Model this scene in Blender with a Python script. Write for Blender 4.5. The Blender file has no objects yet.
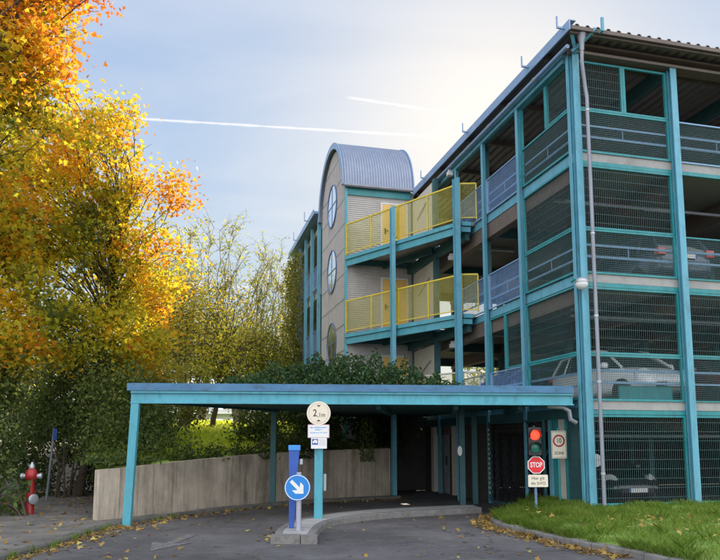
import bpy, math, random
import numpy as np
from math import sin, cos, pi, radians, sqrt, atan2
from mathutils import Vector, Matrix

random.seed(7)
RNG = np.random.default_rng(11)
C = bpy.context.scene.collection

# ------------------------------------------------------------------ helpers
class MB:
    def __init__(s): s.v = []; s.f = []
    def add(s, vs, fs):
        n = len(s.v); s.v += [tuple(p) for p in vs]; s.f += [tuple(i + n for i in f) for f in fs]; return s
    def box(s, x0, x1, y0, y1, z0, z1):
        return s.add([(x0,y0,z0),(x1,y0,z0),(x1,y1,z0),(x0,y1,z0),(x0,y0,z1),(x1,y0,z1),(x1,y1,z1),(x0,y1,z1)],
                     [(3,2,1,0),(4,5,6,7),(0,1,5,4),(1,2,6,5),(2,3,7,6),(3,0,4,7)])
    def bar(s, p, q, w, h, up=(0,0,1)):
        p = Vector(p); q = Vector(q); d = (q-p).normalized(); up = Vector(up)
        if abs(d.dot(up)) > .99: up = Vector((0,1,0))
        a = d.cross(up).normalized()*w/2; b = a.cross(d).normalized()*h/2
        return s.add([p-a-b,p+a-b,p+a+b,p-a+b,q-a-b,q+a-b,q+a+b,q-a+b],
                     [(3,2,1,0),(4,5,6,7),(0,1,5,4),(1,2,6,5),(2,3,7,6),(3,0,4,7)])
    def tube(s, pts, rad, n=8, caps=True):
        pts = [Vector(p) for p in pts]
        if not hasattr(rad, '__len__'): rad = [rad]*len(pts)
        rings = []; prev = None
        for i, p in enumerate(pts):
            d = (pts[min(i+1,len(pts)-1)] - pts[max(i-1,0)])
            if d.length < 1e-6: d = Vector((0,0,1))
            d.normalize()
            if prev is None:
                a = d.orthogonal().normalized()
            else:
                a = (prev - d*prev.dot(d))
                a = a.normalized() if a.length > 1e-4 else d.orthogonal().normalized()
            prev = a; b = d.cross(a)
            rings.append([p + (a*cos(2*pi*k/n) + b*sin(2*pi*k/n))*rad[i] for k in range(n)])
        vs = [v for r in rings for v in r]; fs = []
        for i in range(len(pts)-1):
            for k in range(n):
                fs.append((i*n+k, i*n+(k+1)%n, (i+1)*n+(k+1)%n, (i+1)*n+k))
        if caps: fs.append(tuple(range(n))[::-1]); fs.append(tuple((len(pts)-1)*n+k for k in range(n)))
        return s.add(vs, fs)
    def lathe(s, prof, c=(0,0,0), axis=(0,0,1), n=16, caps=True):
        c = Vector(c); z = Vector(axis).normalized(); a = z.orthogonal().normalized(); b = z.cross(a)
        vs = []; fs = []
        for r, h in prof:
            for k in range(n): vs.append(c + z*h + (a*cos(2*pi*k/n)+b*sin(2*pi*k/n))*max(r,1e-4))
        for i in range(len(prof)-1):
            for k in range(n): fs.append((i*n+k, i*n+(k+1)%n, (i+1)*n+(k+1)%n, (i+1)*n+k))
        if caps: fs.append(tuple(range(n))[::-1]); fs.append(tuple((len(prof)-1)*n+k for k in range(n)))
        return s.add(vs, fs)
    def prism(s, poly, z0, z1):
        n = len(poly)
        return s.add([(x,y,z0) for x,y in poly]+[(x,y,z1) for x,y in poly],
                     [tuple(range(n))[::-1], tuple(range(n,2*n))]+[(k,(k+1)%n,n+(k+1)%n,n+k) for k in range(n)])
    def disc(s, c, nrm, r, th, n=32):          # a flat plate with real thickness, facing nrm
        return s.lathe([(r,0),(r,th)], c, nrm, n)
    def build(s, name, m, parent=None, smooth=False, bevel=0, loc=None):
        me = bpy.data.meshes.new(name); me.from_pydata(s.v, [], s.f); me.update()
        o = bpy.data.objects.new(name, me); C.objects.link(o); me.materials.append(m)
        if parent: o.parent = parent
        if loc is not None: o.location = loc
        if smooth:
            for p in me.polygons: p.use_smooth = True
            me.set_sharp_from_angle(angle=radians(40))
        if bevel:
            b = o.modifiers.new('bevel','BEVEL'); b.width = bevel; b.segments = 2; b.limit_method = 'ANGLE'
        return o

def tag(o, label=None, cat=None, group=None, kind=None):
    if label: o['label'] = label
    if cat: o['category'] = cat
    if group: o['group'] = group
    if kind: o['kind'] = kind
    return o
def empty(name, loc=(0,0,0), rz=0, label=None, cat=None, group=None):
    o = bpy.data.objects.new(name, None); C.objects.link(o); o.location = loc; o.rotation_euler = (0,0,rz)
    return tag(o, label, cat, group)
def copy_tree(o, parent=None):
    c = o.copy(); C.objects.link(c)
    if parent: c.parent = parent
    for ch in list(o.children): copy_tree(ch, c)
    return c

# ------------------------------------------------------------------ materials
def newmat(name):
    m = bpy.data.materials.new(name); m.use_nodes = True
    nt = m.node_tree; return m, nt, nt.nodes['Principled BSDF']
def N(nt, t, **k):
    n = nt.nodes.new(t)
    for a, b in k.items():
        if a in n.inputs: n.inputs[a].default_value = b
        else: setattr(n, a, b)
    return n
def paint(name, col, rough=.45, metal=0., var=.18, scale=3., dirt=.25, bump=.0, bscale=60., stretch=1.0, spec=.5, rust=0.):
    """painted / plain surface with slight colour variation, vertical grime and fine bump"""
    m, nt, p = newmat(name); L = nt.links.new
    tc = N(nt,'ShaderNodeTexCoord'); mp = N(nt,'ShaderNodeMapping'); mp.inputs['Scale'].default_value = (1,1,1/stretch)
    L(tc.outputs['Object'], mp.inputs[0])
    n1 = N(nt,'ShaderNodeTexNoise', Scale=scale, Detail=6., Roughness=.65); L(mp.outputs[0], n1.inputs['Vector'])
    r = N(nt,'ShaderNodeMapRange'); r.inputs['From Min'].default_value=.3; r.inputs['From Max'].default_value=.7
    r.inputs['To Min'].default_value = 1-var; r.inputs['To Max'].default_value = 1+var
    L(n1.outputs['Fac'], r.inputs[0])
    mul = N(nt,'ShaderNodeVectorMath', operation='SCALE'); mul.inputs[0].default_value = col; L(r.outputs[0], mul.inputs['Scale'])
    n2 = N(nt,'ShaderNodeTexNoise', Scale=scale*2.7, Detail=8., Roughness=.7); L(mp.outputs[0], n2.inputs['Vector'])
    rp = N(nt,'ShaderNodeMapRange'); rp.inputs['From Min'].default_value=.52; rp.inputs['From Max'].default_value=.70
    rp.inputs['To Max'].default_value = dirt; L(n2.outputs['Fac'], rp.inputs[0])
    mx = N(nt,'ShaderNodeMix', data_type='RGBA'); L(rp.outputs[0], mx.inputs['Factor']); L(mul.outputs[0], mx.inputs['A'])
    mx.inputs['B'].default_value = (col[0]*.3+.02, col[1]*.28+.018, col[2]*.25+.012, 1)
    cur = mx.outputs['Result']
    if rust:
        n5 = N(nt,'ShaderNodeTexNoise', Scale=9., Detail=9., Roughness=.78); L(mp.outputs[0], n5.inputs['Vector'])
        r5 = N(nt,'ShaderNodeMapRange'); r5.inputs['From Min'].default_value=.63; r5.inputs['From Max'].default_value=.70; r5.inputs['To Max'].default_value=rust
        L(n5.outputs['Fac'], r5.inputs[0]); m5 = N(nt,'ShaderNodeMix', data_type='RGBA'); L(r5.outputs[0], m5.inputs['Factor']); L(cur, m5.inputs['A']); m5.inputs['B'].default_value=(.16,.075,.035,1)
        n6 = N(nt,'ShaderNodeTexNoise', Scale=.7, Detail=3.); L(tc.outputs['Object'], n6.inputs['Vector'])   # sun-bleached areas
        r6 = N(nt,'ShaderNodeMapRange'); r6.inputs['From Min'].default_value=.5; r6.inputs['From Max'].default_value=.75; r6.inputs['To Max'].default_value=.35
        L(n6.outputs['Fac'], r6.inputs[0]); m6 = N(nt,'ShaderNodeMix', data_type='RGBA'); L(r6.outputs[0], m6.inputs['Factor']); L(m5.outputs['Result'], m6.inputs['A']); m6.inputs['B'].default_value=(col[0]*.8+.12,col[1]*.8+.12,col[2]*.8+.12,1)
        cur = m6.outputs['Result']
    L(cur, p.inputs['Base Color'])
    p.inputs['Roughness'].default_value = rough; p.inputs['Metallic'].default_value = metal
    p.inputs['Specular IOR Level'].default_value = spec
    rr = N(nt,'ShaderNodeMapRange'); rr.inputs['To Min'].default_value=max(rough-.1,.03); rr.inputs['To Max'].default_value=min(rough+.15,1)
    L(n2.outputs['Fac'], rr.inputs[0]); L(rr.outputs[0], p.inputs['Roughness'])
    if bump:
        n3 = N(nt,'ShaderNodeTexNoise', Scale=bscale, Detail=5.); L(tc.outputs['Object'], n3.inputs['Vector'])
        b = N(nt,'ShaderNodeBump', Strength=bump, Distance=.01); L(n3.outputs['Fac'], b.inputs['Height']); L(b.outputs[0], p.inputs['Normal'])
    return m
def emit(name, col, s):
    m, nt, p = newmat(name); p.inputs['Base Color'].default_value=(*col,1); p.inputs['Emission Color'].default_value=(*col,1)
    p.inputs['Emission Strength'].default_value=s; return m
def leafmat(name, stops, trans=.5, rough=.55):
    m, nt, p = newmat(name); L = nt.links.new
    at = N(nt,'ShaderNodeAttribute', attribute_name='tint')
    cr = N(nt,'ShaderNodeValToRGB'); L(at.outputs['Fac'], cr.inputs[0])
    e = cr.color_ramp.elements
    while len(e) < len(stops): e.new(.5)
    for k,(pos,c) in enumerate(stops): e[k].position = pos; e[k].color = (*c,1)
    tr = N(nt,'ShaderNodeBsdfTranslucent'); ms = N(nt,'ShaderNodeMixShader'); ms.inputs[0].default_value = trans
    L(cr.outputs[0], p.inputs['Base Color']); p.inputs['Roughness'].default_value = rough
    p.inputs['Specular IOR Level'].default_value = .3
    br = N(nt,'ShaderNodeVectorMath', operation='SCALE'); br.inputs['Scale'].default_value = 1.5
    L(cr.outputs[0], br.inputs[0]); L(br.outputs[0], tr.inputs['Color'])
    out = nt.nodes['Material Output']; L(p.outputs[0], ms.inputs[1]); L(tr.outputs[0], ms.inputs[2]); L(ms.outputs[0], out.inputs['Surface'])
    return m

M = {}
M['post']   = paint('pale_blue_paint', rust=.75, col=(.12,.37,.48), rough=.45, var=.16, dirt=.45, stretch=3)
M['green']  = paint('teal_green_paint', rust=.75, col=(.025,.25,.27), rough=.45, var=.16, dirt=.4, stretch=3)
M['wire']   = paint('dull_green_wire', (.055,.115,.115), .5, var=.1, dirt=.1)
M['bluewire'] = paint('blue_wire', (.20,.34,.58), .5, var=.1, dirt=.1)
M['bluerail'] = paint('blue_grey_rail', (.24,.40,.60), .45, var=.1, dirt=.15)
M['beam']   = paint('turquoise_beam', rust=.75, col=(.08,.35,.43), rough=.45, var=.14, dirt=.5, scale=3, stretch=3)
M['blue']   = paint('cobalt_fascia', rust=.75, col=(.055,.17,.31), rough=.45, var=.2, dirt=.75, scale=2.2, stretch=.5)
M['fascia'] = paint('pale_blue_fascia', rust=.75, col=(.24,.36,.56), rough=.4, var=.1, dirt=.2)
M['yellow'] = paint('yellow_rail', (.72,.56,.05), .45, var=.1, dirt=.2)
M['ywire']  = paint('yellow_wire', (.55,.50,.10), .5, var=.1, dirt=.1)
M['concrete'] = paint('slab_concrete', (.36,.35,.34), .85, var=.15, dirt=.45, bump=.3, scale=1.2)
M['ceiling'] = paint('ceiling_concrete', (.27,.25,.23), .85, var=.12, dirt=.3, scale=.8)
M['floor']  = paint('garage_floor', (.16,.16,.16), .8, var=.2, dirt=.4, scale=.6)
M['brownbeam'] = paint('primer_brown_steel', (.15,.115,.095), .6, var=.15, dirt=.3)
M['greenbeam'] = paint('dark_green_steel', (.03,.11,.12), .55, var=.15, dirt=.3)
M['roofsheet'] = paint('roof_sheet', (.24,.21,.20), .5, var=.12, dirt=.3)
M['zinc']   = paint('zinc_grey', (.26,.27,.31), .42, metal=.35, var=.1, dirt=.25, stretch=4)
M['vault']  = paint('blue_grey_standing_seam', (.28,.32,.42), .4, metal=.2, var=.08, dirt=.15)
M['siding'] = paint('silver_corrugated_siding', (.50,.47,.45), .45, metal=.1, var=.08, dirt=.15)
M['cream']  = paint('cream_panel', (.58,.55,.48), .6, var=.06, dirt=.15)
M['doory']  = paint('ochre_door', (.80,.50,.14), .5, var=.06, dirt=.12)
M['doorf']  = paint('white_door_frame', (.70,.70,.68), .5, var=.05, dirt=.1)
M['steel']  = paint('galvanised_steel', (.45,.46,.48), .4, metal=.6, var=.12, dirt=.2)
M['black']  = paint('black_plastic', (.015,.015,.016), .5, var=.1, dirt=0)
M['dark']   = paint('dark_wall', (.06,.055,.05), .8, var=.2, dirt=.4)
M['red']    = paint('red_enamel', rust=.6, col=(.36,.02,.02), rough=.35, var=.1, dirt=.2)
M['white']  = paint('white_enamel', (.78,.77,.74), .4, var=.04, dirt=.08)
M['ivory']  = paint('aged_white_enamel', (.78,.70,.56), .4, var=.04, dirt=.1)
M['signblue'] = paint('sign_blue', (.02,.22,.62), .3, var=.05, dirt=.05)
M['deepblue'] = paint('column_blue', (.035,.10,.40), .4, var=.15, dirt=.35)
M['rim'] = paint('blue_grey_window_rim', (.10,.16,.34), .4, var=.05, dirt=.1)
M['ink']    = paint('black_ink', (.02,.02,.02), .5, var=0, dirt=0)
M['brownink'] = paint('faded_ink', (.10,.06,.03), .5, var=0, dirt=0)
M['rubber'] = paint('tyre_rubber', (.02,.02,.02), .8, var=.1, dirt=.1)
M['lampwhite'] = paint('opal_glass', (.75,.75,.75), .25, var=.02, dirt=.05)
M['bark']   = paint('bark', (.085,.06,.04), .9, var=.35, dirt=.4, scale=6, bump=.8, bscale=25, stretch=.3)
M['palebark'] = paint('pale_twigs', (.20,.15,.10), .9, var=.3, dirt=.3)
M['greenmark'] = paint('dark_green_signal', (.02,.16,.12), .25, var=0, dirt=0)

def glassmat(name, col, rough=.05):
    m, nt, p = newmat(name); p.inputs['Base Color'].default_value=(*col,1); p.inputs['Roughness'].default_value=rough
    p.inputs['Specular IOR Level'].default_value=.9; return m
M['glass'] = glassmat('car_glass', (.012,.016,.02))
def mirror_glass():
    m, nt, p = newmat('window_glass'); p.inputs['Base Color'].default_value=(.85,.88,.9,1); p.inputs['Metallic'].default_value=.95
    p.inputs['Roughness'].default_value=.08; return m
M['winglass'] = mirror_glass()
M['lens'] = glassmat('headlight_lens', (.65,.67,.68), .1)
M['redlens'] = glassmat('tail_lens', (.60,.02,.01), .12)

def carpaint(name, col):
    m, nt, p = newmat(name); p.inputs['Base Color'].default_value=(*col,1); p.inputs['Roughness'].default_value=.3
    p.inputs['Metallic'].default_value=.1; p.inputs['Coat Weight'].default_value=.8; p.inputs['Coat Roughness'].default_value=.05; return m

def asphalt():
    m, nt, p = newmat('asphalt'); L = nt.links.new
    tc = N(nt,'ShaderNodeTexCoord')
    n1 = N(nt,'ShaderNodeTexNoise', Scale=.45, Detail=7., Roughness=.62); L(tc.outputs['Object'], n1.inputs['Vector'])
    n2 = N(nt,'ShaderNodeTexNoise', Scale=140., Detail=3.); L(tc.outputs['Object'], n2.inputs['Vector'])
    n4 = N(nt,'ShaderNodeTexNoise', Scale=5., Detail=8., Roughness=.75); L(tc.outputs['Object'], n4.inputs['Vector'])
    c1 = N(nt,'ShaderNodeValToRGB'); L(n1.outputs['Fac'], c1.inputs[0])
    c1.color_ramp.elements[0].position=.32; c1.color_ramp.elements[0].color=(.062,.058,.060,1)
    c1.color_ramp.elements[1].position=.68; c1.color_ramp.elements[1].color=(.165,.155,.156,1)
    r2 = N(nt,'ShaderNodeMapRange'); r2.inputs['From Min'].default_value=.3; r2.inputs['From Max'].default_value=.7
    r2.inputs['To Min'].default_value=.45; r2.inputs['To Max'].default_value=1.6; L(n2.outputs['Fac'], r2.inputs[0])
    r4 = N(nt,'ShaderNodeMapRange'); r4.inputs['From Min'].default_value=.3; r4.inputs['From Max'].default_value=.7
    r4.inputs['To Min'].default_value=.78; r4.inputs['To Max'].default_value=1.2; L(n4.outputs['Fac'], r4.inputs[0])
    mm = N(nt,'ShaderNodeMath', operation='MULTIPLY'); L(r2.outputs[0], mm.inputs[0]); L(r4.outputs[0], mm.inputs[1])
    sc = N(nt,'ShaderNodeVectorMath', operation='SCALE'); L(c1.outputs[0], sc.inputs[0]); L(mm.outputs[0], sc.inputs['Scale'])
    # cracks
    ns = N(nt,'ShaderNodeTexNoise', Scale=1.3, Detail=5.); L(tc.outputs['Object'], ns.inputs['Vector'])
    va = N(nt,'ShaderNodeMixRGB', blend_type='ADD'); va.inputs[0].default_value=.9; L(tc.outputs['Object'], va.inputs[1]); L(ns.outputs['Color'], va.inputs[2])
    vo = N(nt,'ShaderNodeTexVoronoi', feature='DISTANCE_TO_EDGE', Scale=.33); L(va.outputs[0], vo.inputs['Vector'])
    cr = N(nt,'ShaderNodeMapRange'); cr.inputs['From Min'].default_value=.0; cr.inputs['From Max'].default_value=.006
    cr.inputs['To Min'].default_value=.75; cr.inputs['To Max'].default_value=0; L(vo.outputs['Distance'], cr.inputs[0])
    mx = N(nt,'ShaderNodeMix', data_type='RGBA'); L(cr.outputs[0], mx.inputs['Factor']); L(sc.outputs[0], mx.inputs['A']); mx.inputs['B'].default_value=(.02,.02,.02,1)
    L(mx.outputs['Result'], p.inputs['Base Color'])
    p.inputs['Roughness'].default_value=.78
    b = N(nt,'ShaderNodeBump', Strength=.6, Distance=.006); L(n2.outputs['Fac'], b.inputs['Height']); L(b.outputs[0], p.inputs['Normal'])
    return m
M['asphalt'] = asphalt()
M['pavement'] = paint('old_pavement_asphalt', (.17,.155,.14), .85, var=.35, dirt=.75, bump=.5, bscale=120, scale=1.5)
M['kerb'] = paint('kerb_stone', (.20,.19,.18), .85, var=.3, dirt=.7, bump=.5, bscale=50, scale=3)
M['kerbdark'] = paint('mossy_kerb', (.13,.125,.11), .85, var=.3, dirt=.6, bump=.5, bscale=50, scale=3)
M['paving'] = paint('pale_paving', (.42,.40,.39), .85, var=.15, dirt=.3, bump=.3)
M['soil'] = paint('leafy_soil', (.07,.055,.035), .95, var=.4, dirt=.5, bump=.8, bscale=30, scale=2)
M['turf'] = paint('turf', (.20,.30,.06), .95, var=.35, dirt=.3, bump=.8, bscale=30, scale=2)
M['litturf'] = paint('meadow_turf', (.24,.34,.04), .95, var=.3, dirt=.1, bump=.8, bscale=30, scale=1)  # meadow turf, base colour brightened to look sunlit
M['marking'] = None
def marking():
    m, nt, p = newmat('worn_road_marking'); L = nt.links.new
    tc = N(nt,'ShaderNodeTexCoord'); n = N(nt,'ShaderNodeTexNoise', Scale=14., Detail=8., Roughness=.75); L(tc.outputs['Object'], n.inputs['Vector'])
    c = N(nt,'ShaderNodeValToRGB'); L(n.outputs['Fac'], c.inputs[0])
    c.color_ramp.elements[0].position=.47; c.color_ramp.elements[0].color=(.12,.113,.115,1)
    c.color_ramp.elements[1].position=.66; c.color_ramp.elements[1].color=(.34,.33,.33,1)
    L(c.outputs[0], p.inputs['Base Color']); p.inputs['Roughness'].default_value=.8; return m
M['marking'] = marking()
def boardwall():
    m, nt, p = newmat('board_marked_concrete'); L = nt.links.new
    tc = N(nt,'ShaderNodeTexCoord'); mp = N(nt,'ShaderNodeMapping'); mp.inputs['Scale'].default_value=(1,1,.12); L(tc.outputs['Object'], mp.inputs[0])
    n1 = N(nt,'ShaderNodeTexNoise', Scale=5., Detail=8., Roughness=.7); L(mp.outputs[0], n1.inputs['Vector'])
    n2 = N(nt,'ShaderNodeTexNoise', Scale=1.1, Detail=6., Roughness=.7); L(tc.outputs['Object'], n2.inputs['Vector'])
    c1 = N(nt,'ShaderNodeValToRGB'); L(n1.outputs['Fac'], c1.inputs[0])
    c1.color_ramp.elements[0].position=.3; c1.color_ramp.elements[0].color=(.24,.19,.14,1)
    c1.color_ramp.elements[1].position=.72; c1.color_ramp.elements[1].color=(.62,.53,.42,1)
    e = c1.color_ramp.elements.new(.5); e.color=(.50,.42,.33,1)
    r = N(nt,'ShaderNodeMapRange'); r.inputs['From Min'].default_value=.35; r.inputs['From Max'].default_value=.65
    r.inputs['To Min'].default_value=.7; r.inputs['To Max'].default_value=1.15; L(n2.outputs['Fac'], r.inputs[0])
    sc = N(nt,'ShaderNodeVectorMath', operation='SCALE'); L(c1.outputs[0], sc.inputs[0]); L(r.outputs[0], sc.inputs['Scale'])
    oi = N(nt,'ShaderNodeObjectInfo'); ro_ = N(nt,'ShaderNodeMapRange'); ro_.inputs['To Min'].default_value=.82; ro_.inputs['To Max'].default_value=1.12; L(oi.outputs['Random'], ro_.inputs[0])
    s2_ = N(nt,'ShaderNodeVectorMath', operation='SCALE'); L(sc.outputs[0], s2_.inputs[0]); L(ro_.outputs[0], s2_.inputs['Scale'])
    L(s2_.outputs[0], p.inputs['Base Color']); p.inputs['Roughness'].default_value = .9
    b = N(nt,'ShaderNodeBump', Strength=.4, Distance=.01); L(n1.outputs['Fac'], b.inputs['Height']); L(b.outputs[0], p.inputs['Normal'])
    return m
M['boardwall'] = boardwall()

# autumn foliage
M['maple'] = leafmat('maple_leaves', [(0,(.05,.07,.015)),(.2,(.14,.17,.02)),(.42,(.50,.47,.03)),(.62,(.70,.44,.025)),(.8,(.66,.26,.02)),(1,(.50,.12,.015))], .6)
M['maplegreen'] = leafmat('yellow_green_leaves', [(0,(.06,.10,.02)),(.4,(.18,.23,.03)),(.7,(.46,.42,.04)),(1,(.60,.38,.03))], .6)
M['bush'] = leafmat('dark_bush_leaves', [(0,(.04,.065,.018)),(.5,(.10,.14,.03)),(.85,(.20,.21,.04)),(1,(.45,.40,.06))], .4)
M['ochrebush'] = leafmat('ochre_bush_leaves', [(0,(.05,.07,.015)),(.5,(.15,.16,.03)),(1,(.42,.34,.05))], .5)
M['olive'] = leafmat('olive_leaves', [(0,(.06,.08,.012)),(.5,(.20,.22,.03)),(1,(.48,.38,.06))], .6)
M['ivy'] = leafmat('ivy_leaves', [(0,(.018,.045,.018)),(.6,(.045,.10,.03)),(1,(.12,.17,.04))], .25)
M['brownivy'] = leafmat('autumn_creeper', [(0,(.08,.10,.02)),(.5,(.24,.23,.04)),(1,(.42,.26,.06))], .5)
M['grass'] = leafmat('grass_blades', [(0,(.14,.24,.035)),(.5,(.29,.42,.07)),(.9,(.44,.54,.13)),(1,(.62,.55,.28))], .45)
M['meadow'] = leafmat('sunlight_tinted_blades', [(0,(.25,.36,.02)),(.6,(.55,.60,.05)),(1,(.65,.62,.10))], .6)  # sunlit look of the meadow put into the blade colours
M['litter'] = leafmat('fallen_leaves', [(0,(.10,.06,.03)),(.4,(.26,.15,.05)),(.8,(.45,.30,.08)),(1,(.55,.45,.12))], .2, .8)

# ------------------------------------------------------------------ leaves
MAPLE = np.array([(0,0),(.18,-.03),(.42,-.12),(.36,.12),(.56,.30),(.30,.36),(.22,.52),(.12,.50),(0,.98),
                  (-.12,.50),(-.22,.52),(-.30,.36),(-.56,.30),(-.36,.12),(-.42,-.12),(-.18,-.03)])
OVAL = np.array([(0,0),(.26,.35),(.18,.75),(0,1),(-.18,.75),(-.26,.35)])
RHOMB = np.array([(0,0),(.33,.45),(0,1),(-.33,.45)])
def leaves(name, centers, size, shape, m, tint, parent=None, flat=.5, loc=None, droop=.3):
    n = len(centers); k = len(shape)
    nrm = RNG.normal(size=(n,3)); nrm[:,2] = np.abs(nrm[:,2])*(.4+flat*2); nrm /= np.linalg.norm(nrm,axis=1)[:,None]
    d = RNG.normal(size=(n,3)); d[:,2] -= droop; d -= nrm*np.sum(d*nrm,axis=1)[:,None]; d /= np.linalg.norm(d,axis=1)[:,None]
    a = np.cross(d, nrm)
    sz = size*(.55+.75*RNG.random(n))
    sh = shape[None,:,:]*sz[:,None,None]
    fold = -np.abs(shape[:,0])[None,:]*sz[:,None]*RNG.uniform(-.1,.5,n)[:,None]
    P = centers[:,None,:] + a[:,None,:]*sh[:,:,0:1] + d[:,None,:]*sh[:,:,1:2] + nrm[:,None,:]*fold[:,:,None]
    me = bpy.data.meshes.new(name); me.vertices.add(n*k); me.vertices.foreach_set('co', P.reshape(-1).astype(np.float32))
    me.loops.add(n*k); me.loops.foreach_set('vertex_index', np.arange(n*k,dtype=np.int32))
    me.polygons.add(n); me.polygons.foreach_set('loop_start', np.arange(0,n*k,k,dtype=np.int32))
    at = me.attributes.new('tint','FLOAT','POINT'); at.data.foreach_set('value', np.repeat(np.clip(tint,0,1),k).astype(np.float32))
    me.update(calc_edges=True); me.validate(); me.materials.append(m)
    o = bpy.data.objects.new(name, me); C.objects.link(o)
    if parent: o.parent = parent
    if loc is not None: o.location = loc
    return o
def in_blobs(blobs, n, shell=.55):
    vol = np.array([b[3]*b[4]*b[5] for b in blobs]); idx = RNG.choice(len(blobs), n, p=vol/vol.sum())
    d = RNG.normal(size=(n,3)); d /= np.linalg.norm(d,axis=1)[:,None]
    r = shell+(1-shell)*RNG.random(n)**.7
    r = np.where(RNG.random(n)<.75, r, RNG.random(n)**.5)
    B = np.array(blobs)[idx]
    return B[:,:3] + d*B[:,3:6]*r[:,None]
def limb(mb, p, q, r0, r1, sag=.15, n=6, seg=7):
    p = Vector(p); q = Vector(q); L = (q-p).length; pts = []; rad = []
    side = Vector((random.uniform(-1,1),random.uniform(-1,1),random.uniform(-.3,.6)))*L*sag*.5
    for i in range(seg+1):
        t = i/seg; w = sin(pi*t)
        pts.append(p.lerp(q,t)+side*w+Vector((0,0,1))*L*sag*w*.5+Vector((random.uniform(-1,1),random.uniform(-1,1),random.uniform(-1,1)))*L*.012*w)
        rad.append(r0+(r1-r0)*t**.8)
    mb.tube(pts, rad, n); return pts
def tree(name, label, cat, base, top, r0, blobs, nclu, nleaf, size, shape, mat, tintf, spread=.38, group=None, bark='bark', fork=.35, shell=.55, flat=.5):
    root = empty(name, base, 0, label, cat, group); bx = Vector(base)
    mb = MB(); t = Vector(top)-bx
    tp = limb(mb, (0,0,-.2), t, r0, r0*.25, .06, 10, 12)
    mb.lathe([(r0*1.5,-.25),(r0*1.2,.05),(r0*.98,.5)], (0,0,0), n=10)
    cc = in_blobs(blobs, nclu, shell)
    twig = MB(); ends = []
    for c in cc:
        q = Vector(c)-bx
        hfrac = min(max(fork+(q.z/max(t.z,1)-fork)*.55, fork*.8), .95)
        s = tp[int(hfrac*(len(tp)-1))]
        limb(mb if random.random()<.35 else twig, s, q, r0*.15, .010, .22, 5, 7)
        ends.append(q)
        for _ in range(2):
            e = q+Vector((random.gauss(0,1),random.gauss(0,1),random.gauss(0,.7)))*spread*1.2
            limb(twig, q.lerp(s,.2*random.random()), e, .014, .004, .1, 3, 3)
    mb.build('trunk', M[bark], root, smooth=True); twig.build('branches', M[bark], root)
    i = RNG.integers(0, nclu, nleaf)
    off = RNG.normal(size=(nleaf,3))*spread*np.array([1,1,.75])
    cl = cc[i]; P = cl + off
    clt = RNG.normal(size=nclu)*.13
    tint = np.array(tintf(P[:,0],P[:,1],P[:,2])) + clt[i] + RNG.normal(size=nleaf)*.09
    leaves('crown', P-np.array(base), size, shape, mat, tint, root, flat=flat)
    return root

# ------------------------------------------------------------------ camera, sky, sun
cam = bpy.data.cameras.new('camera'); co = bpy.data.objects.new('camera', cam); C.objects.link(co)
co.location = (0,0,1.65); PITCH = radians(7.2); co.rotation_euler = (pi/2+PITCH,0,0)
cam.sensor_fit='HORIZONTAL'; cam.sensor_width=36; cam.lens = 36*694/720; cam.shift_y = 74/720
cam.clip_end = 2000; cam.clip_start=.05
bpy.context.scene.camera = co
SUN_EL, SUN_AZ = radians(25), radians(11.5)     # azimuth: from +Y towards +X
sun = bpy.data.lights.new('sun','SUN'); so = bpy.data.objects.new('sun', sun); C.objects.link(so)
sun.energy = 4.5; sun.angle = radians(.5); sun.color=(1,.86,.66)
sd = Vector((sin(SUN_AZ)*cos(SUN_EL), cos(SUN_AZ)*cos(SUN_EL), sin(SUN_EL)))
so.rotation_euler = sd.to_track_quat('Z','Y').to_euler()
w = bpy.data.worlds.new('World'); bpy.context.scene.world = w; w.use_nodes = True
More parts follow.
